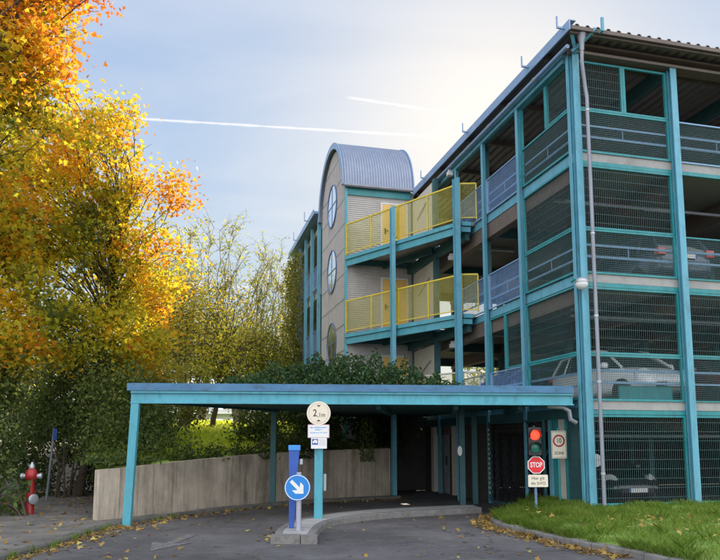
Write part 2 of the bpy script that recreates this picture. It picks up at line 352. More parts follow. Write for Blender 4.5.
def world():
    nt = w.node_tree; L = nt.links.new; bg = nt.nodes['Background']
    tc = N(nt,'ShaderNodeTexCoord')
    sky = N(nt,'ShaderNodeTexSky'); sky.sky_type='NISHITA'; sky.sun_disc=False; sky.sun_elevation=SUN_EL; sky.sun_rotation=SUN_AZ
    sky.air_density=1.3; sky.dust_density=.6; sky.ozone_density=2.5
    # soft shoulder: bright values roll off instead of blowing out
    lum = N(nt,'ShaderNodeVectorMath', operation='DOT_PRODUCT'); L(sky.outputs[0], lum.inputs[0]); lum.inputs[1].default_value=(.3,.5,.2)
    k1 = N(nt,'ShaderNodeMath', operation='MULTIPLY_ADD'); L(lum.outputs['Value'], k1.inputs[0]); k1.inputs[1].default_value=SHO; k1.inputs[2].default_value=1
    k3 = N(nt,'ShaderNodeMath', operation='DIVIDE'); k3.inputs[0].default_value=1.; L(k1.outputs[0], k3.inputs[1])
    k4 = N(nt,'ShaderNodeVectorMath', operation='SCALE'); L(sky.outputs[0], k4.inputs[0]); L(k3.outputs[0], k4.inputs['Scale'])
    k2 = N(nt,'ShaderNodeVectorMath', operation='MULTIPLY'); L(k4.outputs[0], k2.inputs[0]); k2.inputs[1].default_value=(1.5,1.66,1.80)
    sep = N(nt,'ShaderNodeSeparateXYZ'); L(tc.outputs['Generated'], sep.inputs[0])
    # thin cloud veil, planar mapped
    za = N(nt,'ShaderNodeMath', operation='ADD'); L(sep.outputs['Z'], za.inputs[0]); za.inputs[1].default_value=.12
    zm = N(nt,'ShaderNodeMath', operation='MAXIMUM'); L(za.outputs[0], zm.inputs[0]); zm.inputs[1].default_value=.05
    dv = N(nt,'ShaderNodeVectorMath', operation='DIVIDE'); cb = N(nt,'ShaderNodeCombineXYZ')
    for i in range(3): L(zm.outputs[0], cb.inputs[i])
    L(tc.outputs['Generated'], dv.inputs[0]); L(cb.outputs[0], dv.inputs[1])
    mp = N(nt,'ShaderNodeMapping'); mp.inputs['Scale'].default_value=(.8,1.6,.0); L(dv.outputs[0], mp.inputs[0])
    n1 = N(nt,'ShaderNodeTexNoise', Scale=1.1, Detail=9., Roughness=.55, Distortion=.5); L(mp.outputs[0], n1.inputs['Vector'])
    cl = N(nt,'ShaderNodeMapRange'); cl.inputs['From Min'].default_value=.42; cl.inputs['From Max'].default_value=.75; cl.inputs['To Min'].default_value=.22; cl.inputs['To Max'].default_value=.6
    L(n1.outputs['Fac'], cl.inputs[0])
    # unseen cloud bank added behind the camera, opposite the sun, to brighten the facade
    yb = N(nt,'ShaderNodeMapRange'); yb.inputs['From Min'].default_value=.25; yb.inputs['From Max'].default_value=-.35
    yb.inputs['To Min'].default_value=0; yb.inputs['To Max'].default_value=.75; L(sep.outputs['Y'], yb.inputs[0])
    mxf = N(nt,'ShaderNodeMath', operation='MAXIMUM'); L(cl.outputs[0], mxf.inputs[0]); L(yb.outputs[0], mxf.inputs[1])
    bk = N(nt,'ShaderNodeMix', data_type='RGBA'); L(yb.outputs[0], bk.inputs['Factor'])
    bk.inputs['A'].default_value=(CLOUD*.97,CLOUD*.98,CLOUD*1.02,1); bk.inputs['B'].default_value=(BACK_FILL*.95,BACK_FILL*.98,BACK_FILL*1.03,1)
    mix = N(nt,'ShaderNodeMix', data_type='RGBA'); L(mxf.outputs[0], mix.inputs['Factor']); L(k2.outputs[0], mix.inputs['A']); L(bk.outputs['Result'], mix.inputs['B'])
    cur = mix.outputs['Result']
    # veil brightened by the sun behind it
    dt = N(nt,'ShaderNodeVectorMath', operation='DOT_PRODUCT'); L(tc.outputs['Generated'], dt.inputs[0]); dt.inputs[1].default_value = sd
    pw = N(nt,'ShaderNodeMath', operation='MAXIMUM'); L(dt.outputs['Value'], pw.inputs[0]); pw.inputs[1].default_value=0
    p2 = N(nt,'ShaderNodeMath', operation='POWER'); L(pw.outputs[0], p2.inputs[0]); p2.inputs[1].default_value=45
    gl = N(nt,'ShaderNodeVectorMath', operation='SCALE'); gl.inputs[0].default_value=(GLOW*1.25,GLOW*.90,GLOW*.45); L(p2.outputs[0], gl.inputs['Scale'])
    ad = N(nt,'ShaderNodeVectorMath', operation='ADD'); L(cur, ad.inputs[0]); L(gl.outputs[0], ad.inputs[1]); cur = ad.outputs[0]
    # contrails: thin great-circle bands of ice cloud
    def ray(x,y):
        f=694; F=Vector((0,cos(PITCH),sin(PITCH))); U=Vector((0,-sin(PITCH),cos(PITCH)))
        return (Vector((1,0,0))*(x-360)/f+U*(354-y)/f+F).normalized()
    for (a,b,wd,st) in (((60,114),(440,137),.0024,.6),((345,97),(430,110),.0026,.5),((180,283),(300,290),.003,.5)):
        A, B = ray(*a), ray(*b); n = A.cross(B).normalized(); mid=(A+B).normalized(); half = A.angle(B)/2
        d1 = N(nt,'ShaderNodeVectorMath', operation='DOT_PRODUCT'); L(tc.outputs['Generated'], d1.inputs[0]); d1.inputs[1].default_value=n
        ab = N(nt,'ShaderNodeMath', operation='ABSOLUTE'); L(d1.outputs['Value'], ab.inputs[0])
        nn = N(nt,'ShaderNodeTexNoise', Scale=60., Detail=4.); L(tc.outputs['Generated'], nn.inputs['Vector'])
        nw = N(nt,'ShaderNodeMath', operation='MULTIPLY'); L(nn.outputs['Fac'], nw.inputs[0]); nw.inputs[1].default_value=wd*2
        m1 = N(nt,'ShaderNodeMapRange', interpolation_type='SMOOTHSTEP'); L(ab.outputs[0], m1.inputs[0]); m1.inputs['From Min'].default_value=0; L(nw.outputs[0], m1.inputs['From Max']); m1.inputs['To Min'].default_value=st; m1.inputs['To Max'].default_value=0
        d2 = N(nt,'ShaderNodeVectorMath', operation='DOT_PRODUCT'); L(tc.outputs['Generated'], d2.inputs[0]); d2.inputs[1].default_value=mid
        m2 = N(nt,'ShaderNodeMapRange', interpolation_type='SMOOTHSTEP'); L(d2.outputs['Value'], m2.inputs[0]); m2.inputs['From Min'].default_value=cos(half*1.05); m2.inputs['From Max'].default_value=cos(half*.7)
        mu = N(nt,'ShaderNodeMath', operation='MULTIPLY'); L(m1.outputs[0], mu.inputs[0]); L(m2.outputs[0], mu.inputs[1])
        mc = N(nt,'ShaderNodeMix', data_type='RGBA'); L(mu.outputs[0], mc.inputs['Factor']); L(cur, mc.inputs['A']); mc.inputs['B'].default_value=(CLOUD*1.35,CLOUD*1.3,CLOUD*1.27,1)
        cur = mc.outputs['Result']
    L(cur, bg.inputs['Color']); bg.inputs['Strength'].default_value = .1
CLOUD, BACK_FILL, GLOW, SHO = 5.6, 20.0, 1.5, .31
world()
sc = bpy.context.scene
sc.view_settings.view_transform='Standard'; sc.view_settings.look='None'; sc.view_settings.gamma=1; sc.view_settings.use_curve_mapping=False
sc.view_settings.exposure = .75
sc.cycles.max_bounces = 8; sc.cycles.use_denoising = True
sc.cycles.sample_clamp_indirect = 6

# ------------------------------------------------------------------ building frame
ANG = radians(14.3); P0 = Vector((4.79,14.77,0))
def W(s,t,z=0):
    return Vector((P0.x+cos(ANG)*s-sin(ANG)*t, P0.y+sin(ANG)*s+cos(ANG)*t, z))
FL = [0., 2.5, 5.28, 8.05]; TOP = 10.3
SP = [0, 2.55, 5.1, 7.65, 10.2, 12.75, 15.3]      # front posts
TP = [0, 2.45, 4.6, 6.6, 8.4, 10.18]              # left posts
S1, T1 = 15.5, 14.0
B = empty('parking_garage', P0, ANG, 'multi-storey parking garage of turquoise steel frames, mesh screens and a vaulted stair tower', 'parking garage')

def part(mb, name, m, parent=None, **k): return mb.build(name, m, parent or B, **k)

# slabs and ceilings
for i, z in enumerate(FL[1:]):
    mb = MB(); mb.box(.06, S1, .06, T1, z-.17, z); part(mb, 'floor_slab', M['floor'])
    mb = MB(); mb.box(.08, S1, .08, T1, z-.2, z-.174); part(mb, 'ceiling', M['ceiling'])
    mb = MB(); mb.box(.0, S1, .0, .056, z-.17, z+.02); part(mb, 'slab_edge', M['concrete'])
    mb = MB(); mb.box(.0, S1, -.02, .05, z-.27, z-.18); part(mb, 'edge_beam', M['green'])
    mb = MB(); mb.box(0., .056, .06, 10.1, z-.2, z+.02)
    part(mb, 'edge_plate', M['post'])
    for k, s in enumerate(SP):
        mb = MB(); mb.box(s+.02, s+.26, .1, T1, z-.62, z-.204); part(mb, 'ceiling_beam', M['brownbeam'])
    for t in (4.9, 9.4, 13.8):
        mb = MB(); mb.box(.3, S1, t, t+.2, z-.5, z-.206); part(mb, 'cross_beam', M['greenbeam'])
mb = MB(); mb.box(.0, S1, .0, T1, -.1, .012); part(mb, 'garage_floor', M['floor'])
for s in SP:
    for t in (4.9, 9.4, 13.8):
        mb = MB(); mb.box(s+.05, s+.23, t, t+.18, .012, TOP); part(mb, 'inner_column', M['greenbeam'])
for z in (2.3, 5.08, 7.85):
    for (a, b) in ((1.3,2.2),(3.9,2.2),(1.3,6.8),(3.9,6.8),(6.4,2.2),(6.4,6.8)):
        mb = MB(); mb.box(a-.62,a+.62,b-.05,b+.05,z-.10,z-.03); f_ = part(mb, 'strip_light', M['steel'])
        MB().tube([(a-.6,b,z-.125),(a+.6,b,z-.125)], .018, 8).build('tube', M['lampwhite'], f_)
for z in (2.28, 5.06, 7.83):
    mb = MB(); mb.tube([(.4,1.1,z-.5),(15,1.1,z-.5)], .04, 8); part(mb, 'sprinkler_pipe', M['zinc'], smooth=True)
# far sides of the ground storey: concrete walls, a narrow gap left open under the ceiling
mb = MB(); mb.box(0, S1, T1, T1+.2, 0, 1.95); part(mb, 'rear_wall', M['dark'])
for z in FL[1:]:
    mb = MB()
    for h in (.35,.7,1.05): mb.box(0,S1,T1,T1+.05,z+h-.06,z+h)
    part(mb, 'rear_railing', M['greenbeam'])
mb = MB(); mb.box(S1+.25, S1+.45, -.2, T1+.2, 0, TOP); part(mb, 'end_wall', M['concrete'])

# front posts
for s in SP:
    mb = MB()
    x = s+.0
    mb.box(x-.08, x+.08, -.17, -.15, 0, TOP+.02); mb.box(x-.010, x+.010, -.148, -.045, 0, TOP); mb.box(x-.08, x+.08, -.043, -.034, 0, TOP)
    o = part(mb, 'column', M['post'])
# left posts
for t in TP[1:]:
    mb = MB()
    mb.box(-.15, -.135, t-.06, t+.06, 0, TOP); mb.box(-.133, -.075, t-.01, t+.01, 0, TOP); mb.box(-.073,-.063, t-.06, t+.06, 0, TOP)
    part(mb, 'column', M['post'])
mb = MB(); mb.box(-.13,-.10,-.04,.05,0,TOP); part(mb, 'corner_flange', M['post'])

# wire screens: axis 's' on the front plane (t fixed), axis 't' on the left plane (s fixed)
def screen(axis, fix, a0, a1, z0, z1, pa, pz, m='wire', frame='green', fw=.05, rails=(), railm='bluerail', wd=.006, parent=None):
    def bx(mb, a, b, c, d, d0, d1):
        if axis == 's': mb.box(a,b,fix+d0,fix+d1,c,d)
        else: mb.box(fix+d0,fix+d1,a,b,c,d)
    mb = MB(); a = a0+fw+pa/2
    while a < a1-fw: bx(mb, a-wd/2, a+wd/2, z0+.01, z1-.01, -wd/2, wd/2); a += pa
    z = z0+fw+pz/2
    while z < z1-fw*.5: bx(mb, a0+.01, a1-.01, z-wd*.6, z+wd*.6, -wd*1.1, -wd/2-.0005); z += pz
    o = part(mb, 'wire_screen', M[m], parent)
    mb = MB(); bx(mb, a0, a0+fw, z0, z1, -.03, .03); bx(mb, a1-fw, a1, z0, z1, -.03, .03)
    bx(mb, a0+fw, a1-fw, z0, z0+fw*.9, -.028, .028); bx(mb, a0+fw, a1-fw, z1-fw*.9, z1, -.028, .028)
    mb.build('frame', M[frame], o)
    if rails:
        mb = MB()
        for r in rails: bx(mb, a0+fw, a1-fw, r-.025, r+.025, .036, .07)
        mid = (a0+a1)/2; bx(mb, mid-.012, mid+.012, rails[0], rails[-1], .05,.062)
        mb.build('guard_rail', M[railm], o)
    return o
for k in range(6):
    a0, a1 = SP[k]+.09, SP[k+1]-.09
    near = k < 2
    # ground storey, full height
    screen('s', .0, a0, a1, .32, 2.22, .05 if near else .1, .2 if near else .3)
    for li in (1,2,3):
        z = FL[li]; r = (z+.42, z+.68)
        pa = .045 if near else .09
        fr = 'green' if (k == 0 or li != 3) else 'bluerail'
        screen('s', -.005, a0, a1, z+.02, z+1.02, pa, pa, frame=fr, fw=.035 if k else .05, rails=r)
        top = (FL+[10.27])[li+1]-.28
        if li == 3: top = 10.24
        if k == 0 and li == 3:
            mid = (a0+a1)/2
            screen('s', 0, a0, mid-.003, z+1.03, top, .05, .2); 
            mb = MB(); mb.box(mid+.003,mid+.07,-.03,.03,z+1.03,top); mb.box(a1-.06,a1,-.03,.03,z+1.03,top); mb.box(mid+.07,a1-.06,-.028,.028,z+1.03,z+1.075); mb.box(mid+.07,a1-.06,-.028,.028,top-.045,top)
            part(mb, 'open_frame', M['green'])
        elif k == 0 or li == 1:
            screen('s', 0, a0, a1, z+1.03, top, .05 if near else .1, .2)
# left face
for k in range(5):
    a0, a1 = TP[k]+.07, TP[k+1]-.07
    for li in (1,2,3):
        z = FL[li]; top = (FL+[10.27])[li+1]-.24
        if li == 3: top = 10.2
        if k < 2 or (k==2 and li>1) or (k >= 2 and k<3):
            if k == 0: screen('t', -.03, a0, a1, z+.04, z+1.04, .05, .05, rails=(z+.35,z+.62))
            else: screen('t', -.03, a0, a1, z+.04, z+1.04, .05, .05, m='bluewire', frame='bluerail', fw=.03, rails=(z+.35,z+.62))
        if k == 0:
            if li == 3:
                mid = a0+(a1-a0)*.45
                screen('t', -.03, a0, mid-.003, z+1.05, top, .06, .16)
                mb = MB(); mb.box(-.06,0,mid+.003,mid+.06,z+1.05,top); mb.box(-.06,0,a1-.05,a1,z+1.05,top); mb.box(-.058,-.002,mid+.06,a1-.05,top-.04,top)
                part(mb, 'open_frame', M['green'])
            else: screen('t', -.03, a0, a1, z+1.05, top, .06, .2)
        if k == 1 and li == 1:
            mid = a0+(a1-a0)*.52
            screen('t', -.03, a0, mid-.003, z+1.05, top, .06, .2)
            mb = MB(); mb.box(-.06,0,mid+.003,mid+.06,z+1.05,top); mb.box(-.06,0,a1-.05,a1,z+1.05,top); mb.box(-.058,-.002,mid+.06,a1-.05,top-.04,top)
            part(mb, 'open_frame', M['green'])
# top beams
mb = MB(); mb.box(-.1, S1, -.2, .12, TOP, TOP+.06); mb.box(-.1,S1,-.02,.02,TOP+.06,TOP+.2); mb.box(-.1,S1,-.2,.12,TOP+.2,TOP+.25); part(mb, 'eave_beam', M['brownbeam'])
mb = MB(); mb.box(-.16, .0, .13, 10.1, TOP-.1, TOP+.1); part(mb, 'eave_beam', M['post'])
# eave drain pipe and funnel
mb = MB(); mb.tube([W0 for W0 in [(-.27,-.3,TOP+.05),(-.27,5,TOP+.06),(-.27,9.9,TOP+.07)]], .05, 12); p_ = part(mb, 'gutter_pipe', M['fascia'], smooth=True)
for t in (1.2,2.5,3.8,5.2,6.6,8.2): MB().lathe([(.058,-.03),(.058,.03)], (-.27,t,TOP+.06), (0,1,0), 12).build('pipe_clip', M['steel'], p_)
# roof: trapezoidal sheet running front to back
RS0, RS1, RT0, RT1, RZ = -.38, S1+.5, -.58, T1+.6, TOP+.37
mb = MB(); prof = []; s = RS0; pit = .26
while s < RS1:
    for ds, dz in ((0,0),(.14,0),(.165,.055),(.225,.055)): prof.append((s+ds, dz))
    s += pit
n = len(prof)
vs = [(a,RT0,RZ+b) for a,b in prof]+[(a,RT1,RZ+b) for a,b in prof]+[(a,RT0,RZ+b-.012) for a,b in prof]+[(a,RT1,RZ+b-.012) for a,b in prof]
fs = [(i,i+1,n+i+1,n+i) for i in range(n-1)]+[(2*n+i,3*n+i,3*n+i+1,2*n+i+1) for i in range(n-1)]+[(i,2*n+i,2*n+i+1,i+1) for i in range(n-1)]
mb.add(vs,fs); roof = part(mb, 'roof', M['roofsheet'])
mb = MB(); mb.box(RS0+.03, RS1, RT0-.03, RT0+.03, RZ-.10, RZ-.014); mb.box(RS0+.03, RS1, RT0+.05, RT0+.13, RZ-.14, RZ-.02); mb.build('eave_trim', M['brownbeam'], roof)
mb = MB(); mb.box(RS0-.03, RS0+.0, RT0-.04, 10.0, RZ-.13, RZ+.08); mb.box(RS0-.03, RS0+.14, RT0-.04, 10.0, RZ+.081, RZ+.1); mb.build('fascia', M['fascia'], roof)
for t in [.6+2.3*k for k in range(6)]:
    mb = MB(); mb.box(-.3, S1, t, t+.1, RZ-.14, RZ-.016); mb.build('purlin', M['brownbeam'], roof)
for s in SP:
    mb = MB(); mb.box(s-.06, s+.06, .13, T1, TOP-.12, RZ-.145); mb.build('rafter', M['greenbeam'], roof)
for t in (-.42, 1.22, 4.9, 8.6):
    mb = MB(); mb.box(RS0-.22, RS0-.19, t-.015, t+.015, RZ-.02, RZ+.26); mb.box(RS0-.19, RS0-.032, t-.02, t+.02, RZ-.02, RZ+.02); mb.build('roof_bracket', M['fascia'], roof)
mb = MB(); mb.box(.32,.38,RT0-.15,RT0-.11,RZ-.12,RZ+.2); mb.box(.32,.38,RT0-.108,RT0-.032,RZ-.12,RZ-.08); mb.build('roof_bracket', M['post'], roof)
# downpipe at the corner
mb = MB(); mb.lathe([(.05,-.0),(.06,.2),(.12,.42),(.13,.46)], (-.02,-.46,TOP-.12), n=14)
mb.tube([(-.02,-.46,TOP-.1),(-.02,-.44,TOP-.35),(.10,-.32,TOP-.75),(.15,-.31,TOP-1.1),(.15,-.31,.25)], .042, 12)
dp = part(mb, 'downpipe', M['zinc'], smooth=True)
for z in (1.0,2.9,4.3,6.1,8.9): MB().lathe([(.05,-.02),(.05,.02)], (.15,-.31,z), n=12).build('pipe_clip', M['steel'], dp)
# raking struts holding the eave corner
mb = MB(); mb.bar((-.1,-.2,TOP+.0),(.25,-.62,RZ-.02),.07,.07); mb.bar((0,-.2,TOP-.0),(-.3,-.5,RZ-.05),.07,.07); part(mb, 'corner_strut', M['post'])

# ------------------------------------------------------------------ stair tower (part of the garage)
SX0, SX1, TT0, TT1, TZ = -2.86, -.02, 10.2, 14.45, 10.72
# front wall: horizontal corrugation
def corrug(mb, s0, s1, t, z0, z1, pitch=.076, dep=.018):
    z = z0; pts = []; k = 0
    while z < z1: pts.append((z, t - (dep if k%2 else 0))); z += pitch/2; k += 1
    vs = [(s0,y,z) for z,y in pts]+[(s1,y,z) for z,y in pts]; n = len(pts)
    mb.add(vs, [(i,n+i,n+i+1,i+1) for i in range(n-1)])
mb = MB(); corrug(mb, SX0+.1, -.4, TT0, 1.2, TZ); mb.box(SX0+.05, -.3, TT0+.01, TT0+.12, 0, TZ)
part(mb, 'tower_front_wall', M['siding'])
# side wall with arched top, built as a polygon at s=SX0
tc_, R_ = (TT0+TT1)/2, (TT1-TT0)/2
poly = [(TT0,0),(TT1,0)]+[(tc_+R_*cos(a), TZ+R_*.98*sin(a)) for a in [pi*k/24 for k in range(25)]]
def side_wall(mb, s0, s1):
    n = len(poly)
    mb.add([(s0,t,z) for t,z in poly]+[(s1,t,z) for t,z in poly], [tuple(range(n)), tuple(range(n,2*n))[::-1]]+[(k,n+k,n+(k+1)%n,(k+1)%n) for k in range(n)])
mb = MB(); side_wall(mb, SX0, SX0+.12); sw = part(mb, 'tower_side_wall', None or paint('perforated_cassette', (.62,.57,.51), .5, var=.05, dirt=.12))
mb = MB()       # cassette joints and fine vertical ribs
for t in [TT0+.02+.106*k for k in range(40)]:
    dz = sqrt(max(R_**2-(t-tc_)**2, 0))*.98
    mb.box(SX0-.022, SX0-.001, t-.02, t+.02, 1.2, TZ+dz-.03)
mb.build('rib', M['siding'], sw)
mb = MB()
for t in (TT0+.03, TT0+1.43, TT0+2.83, TT1-.03):
    dz = sqrt(max(R_**2-(t-tc_)**2, 0))*.98; mb.box(SX0-.03, SX0-.0225, t-.018, t+.018, 1.2, TZ+dz-.05)
for z in [3.0+.92*k for k in range(11)]:
    h = 0 if z < TZ else z-TZ; dt = sqrt(max(R_**2-h**2,0)) if h < R_ else 0
    if dt > .3: mb.box(SX0-.03, SX0-.0225, tc_-dt+.02, tc_+dt-.02, z-.02, z+.02)
mb.build('joint', M['steel'], sw)
mb = MB(); side_wall(mb, -.52, -.42); part(mb, 'tower_inner_wall', M['dark'])
mb = MB(); mb.box(SX0, SX1, TT1, TT1+.1, 0, TZ); part(mb, 'tower_back_wall', M['siding'])
mb = MB(); mb.box(SX0-.05, SX0+.04, TT0-.09, TT0-.005, 1.2, TZ+.05); part(mb, 'tower_corner_post', M['beam'])
mb = MB(); mb.box(SX0+.045, -.45, TT0-.07, TT0-.02, TZ-.3, TZ-.02); part(mb, 'tower_eave_beam', M['green'])
# barrel vault
mb = MB(); n = 40; ro, ri = R_+.16, R_+.07; va, vb = SX0-.14, -.38
ring = lambda s, r: [(s, tc_-r*cos(pi*k/n), TZ+.02+r*sin(pi*k/n)) for k in range(n+1)]
vs = ring(va,ro)+ring(vb,ro)+ring(va,ri)+ring(vb,ri); m_ = n+1
fs = []
for k in range(n):
    fs += [(k,k+1,m_+k+1,m_+k),(2*m_+k,3*m_+k,3*m_+k+1,2*m_+k+1),(k,2*m_+k,2*m_+k+1,k+1),(m_+k,m_+k+1,3*m_+k+1,3*m_+k)]
fs += [(0,m_,3*m_,2*m_),(n,2*m_+n,3*m_+n,m_+n)]
mb.add(vs,fs); vr = part(mb, 'vaulted_roof', M['vault'], smooth=True)
mb = MB()
s = va+.04
while s < vb:
    for k in range(n):
        a, b = pi*k/n, pi*(k+1)/n
        mb.add([(s-.012,tc_-ro*cos(a),TZ+.02+ro*sin(a)),(s+.012,tc_-ro*cos(a),TZ+.02+ro*sin(a)),(s+.0,tc_-(ro+.03)*cos(a),TZ+.02+(ro+.03)*sin(a)),
                (s-.012,tc_-ro*cos(b),TZ+.02+ro*sin(b)),(s+.012,tc_-ro*cos(b),TZ+.02+ro*sin(b)),(s+.0,tc_-(ro+.03)*cos(b),TZ+.02+(ro+.03)*sin(b))],
               [(0,2,5,3),(2,1,4,5)])
    s += .098
mb.build('seam', M['vault'], vr)
mb = MB()
def arch_band(mb, s0, s1, r0, r1):
    for k in range(n):
        a, b = pi*k/n, pi*(k+1)/n
        P = lambda s,r,q: (s, tc_-r*cos(q), TZ+.02+r*sin(q))
        mb.add([P(s0,r0,a),P(s1,r0,a),P(s1,r1,a),P(s0,r1,a),P(s0,r0,b),P(s1,r0,b),P(s1,r1,b),P(s0,r1,b)], [(0,3,7,4),(1,5,6,2),(3,2,6,7),(0,4,5,1)])
arch_band(mb, va-.03, va+.0, R_-.02, ro+.05); mb.build('verge_trim', M['fascia'], vr)
mb = MB(); arch_band(mb, vb, vb+.04, R_-.02, ro+.06); mb.build('verge_trim', M['fascia'], vr)
mb = MB(); mb.tube([(va, TT0-.2, TZ+.0),(vb, TT0-.2, TZ+.0)], .06, 10); mb.box(va,vb,TT0-.22,TT0-.08,TZ+.04,TZ+.07); mb.build('gutter', M['zinc'], vr)
# round windows
for z in (10.72, 8.12, 5.3):
    c = (SX0-.022, 12.4, z)
    o = part(MB().lathe([(.82,0),(.835,.01),(.835,.035),(.82,.045),(.80,.045),(.79,.0)], c, (-1,0,0), 40, caps=False), 'round_window', M['rim'], smooth=True)
    MB().disc((SX0-.03,12.4,z), (-1,0,0), .795, .012, 40).build('pane', M['winglass'], o)
    mb = MB(); mb.box(SX0-.055,SX0-.045,12.385,12.415,z-.77,z+.77); mb.box(SX0-.055,SX0-.045,11.65,12.384,z-.015,z+.015); mb.box(SX0-.055,SX0-.045,12.416,13.15,z-.015,z+.015); mb.build('glazing_bar', M['rim'], o)
# doors on the tower front wall + lobby wall panels
for li, z in enumerate((2.55, 5.35, 8.12)):
    s0, s1 = -1.52, -.62
    mb = MB(); t = TT0-.035; mb.box(s0-.06,s0,t-.02,t+.03,z,z+2.12); mb.box(s1,s1+.05,t-.02,t+.03,z,z+2.12); mb.box(s0,s1,t-.02,t+.03,z+2.06,z+2.12)
    o = part(MB().box(s0+.004,s1-.004,t-.012,t+.015,z+.005,z+2.055), 'door', M['doory'])
    mb.build('frame', M['doorf'], o)
    mb = MB(); mb.box(s0+.08,s0+.12,t-.05,t-.0125,z+.95,z+1.15); mb.box(s0+.08,s0+.22,t-.065,t-.051,z+1.05,z+1.08); mb.build('handle', M['black'], o)
    zt = z+2.1 if li < 2 else TOP-.15
    lw = part(MB().box(-.4,-.32,7.95,10.05,z,zt+.15), 'lobby_wall', M['cream'])
    MB().box(-.43,-.3,10.052,10.16,z,zt+.2).build('corner_post', M['greenbeam'], lw); MB().box(-.43,-.3,7.74,7.948,z,zt+.2).build('corner_post', M['greenbeam'], lw)
    MB().bar((-.43,9.5,z+1.35),(-.43,8.3,z+1.75),.03,.03).build('handrail', M['steel'], lw)
    mb = MB(); mb.box(-.30,-.12,6.8,6.95,z+2.0,z+2.12); mb.box(-.27,-.15,6.84,6.91,z+2.121,z+2.2); part(mb, 'floodlight', M['lampwhite'])

# balconies: wedge-shaped galleries between tower and garage
A_, B_, C_ = Vector((SX0,10.1,0)), Vector((-.49,5.45,0)), Vector((-.03,5.3,0))
def rail_run(mbf, mbw, p, q, z0, h, nseg, wp=.05):
    d = (q-p); L = d.length; d.normalize()
    for k in range(nseg+1):
        c = p+d*(L*k/nseg); mbf.bar((c.x,c.y,z0),(c.x,c.y,z0+h),.05,.035,up=d)
    mbf.bar((p.x,p.y,z0+h),(q.x,q.y,z0+h),.045,.045); mbf.bar((p.x,p.y,z0+.07),(q.x,q.y,z0+.07),.03,.03)
    k = 1
    while k*wp < L:
        c = p+d*(k*wp); mbw.bar((c.x,c.y,z0+.08),(c.x,c.y,z0+h-.02),.0065,.006,up=d); k += 1
    z = z0+.12
    while z < z0+h-.03: mbw.bar((p.x,p.y,z),(q.x,q.y,z),.006,.0065); z += wp
for li, z in enumerate((2.84, 5.35, 8.12)):
    if li: fl = part(MB().prism([(A_.x+.05,A_.y+.05),(B_.x+.03,B_.y+.06),(-.06,5.42),(-.06,7.7),(-.45,7.7),(-.45,10.1)], z-.09, z), 'balcony', M['concrete'])
    else: fl = part(MB().prism([(-1.6,7.7),(B_.x+.03,B_.y+.06),(-.06,5.42),(-.06,7.7)], z-.02, z), 'balcony', M['concrete'])
    if li:
        mb = MB(); d = (B_-A_).normalized(); nrm = Vector((-d.y,d.x,0)); nrm = nrm if nrm.x < 0 else -nrm
        up_ = nrm*.03; lo = nrm*-.02
        mb.bar((A_+up_)+Vector((0,0,z-.06)), (B_+up_)+Vector((0,0,z-.06)), .05, .12)
        mb.bar((A_+lo)+Vector((0,0,z-.24)), (B_+lo)+Vector((0,0,z-.24)), .05, .21)
        mb.bar((B_.x+.04,B_.y-.03,z-.06),(-.17,B_.y-.05,z-.06),.05,.12); mb.bar((B_.x+.04,B_.y+.02,z-.22),(-.17,B_.y+.0,z-.22),.05,.15)
        mb.build('edge_beam', M['beam'], fl)
        mb = MB(); mb.bar((-1.5,10.1,z-.25),(-.5,7.75,z-.25),.1,.2); mb.bar((-.55,10.1,z-.35),(-.2,5.6,z-.35),.14,.3); mb.box(-2.6,-.5,10.0,10.09,z-.3,z-.1); mb.build('joist', M['greenbeam'], fl)
    mf, mw = MB(), MB()
    if li: rail_run(mf, mw, A_, B_, z+.05, 1.12, 4)
    else: rail_run(mf, mw, A_.lerp(B_,.5), B_, z-.2, 1.0, 2)
    rail_run(mf, mw, B_, C_, z+.05 if li else z-.2, 1.12 if li else 1.0, 1)
    mf.build('railing', M['yellow'] if li else M['cream'], fl); mw.build('railing_mesh', M['ywire'], fl)
for lam, zt, hw in ((.48, 9.25, .065), (1.0, 9.42, .08)):
    c = A_.lerp(B_, lam); d=(B_-A_).normalized(); nrm = Vector((-d.y,d.x,0)); nrm = nrm if nrm.x < 0 else -nrm; c = c+nrm*.16
    mb = MB(); mb.box(c.x-hw,c.x+hw,c.y-.10,c.y-.085,0,zt); mb.box(c.x-.01,c.x+.01,c.y-.083,c.y+.083,0,zt-.01); mb.box(c.x-hw,c.x+hw,c.y+.085,c.y+.10,0,zt); part(mb, 'balcony_post', M['post'])

# ------------------------------------------------------------------ rear wing
WS0, WT0, WT1 = -2.86, 14.6, 21.5
for li, z in enumerate((2.5, 5.28, 8.05, 10.9)):
    mb = MB(); mb.box(WS0+.05, .6, WT0, WT1, z-.25, z); part(mb, 'wing_floor', M['concrete'])
for t in (14.8,16.4,18.0,19.6,21.2):
    mb = MB(); mb.box(WS0-.15,WS0-.02,t-.08,t+.08,0,11.0); part(mb, 'wing_column', M['post'])
for k, t in enumerate((14.9,16.5,18.1,19.7)):
    for z in (2.5,5.28,8.05):
        screen('t', WS0-.04, t, t+1.4, z+.1, z+1.05, .1, .1, m='bluewire', frame='bluerail', fw=.03, wd=.01)
mb = MB(); mb.box(WS0-.35,.8,WT0,WT1+.2,11.15,11.25); mb.box(WS0-.38,WS0-.352,WT0,WT1+.2,11.08,11.32); part(mb, 'wing_roof', M['fascia'])
for t in (15.6, 18.6):
    mb = MB(); mb.box(WS0-.6,WS0-.57,t-.02,t+.02,11.1,11.5); mb.box(WS0-.568,WS0-.382,t-.02,t+.02,11.1,11.14); part(mb, 'roof_bracket', M['fascia'])
mb = MB(); mb.box(.5,.6,WT0,WT1,0,11.1); mb.box(WS0+.05,.5,WT1-.1,WT1,0,11.1); part(mb, 'wing_wall', M['siding'])

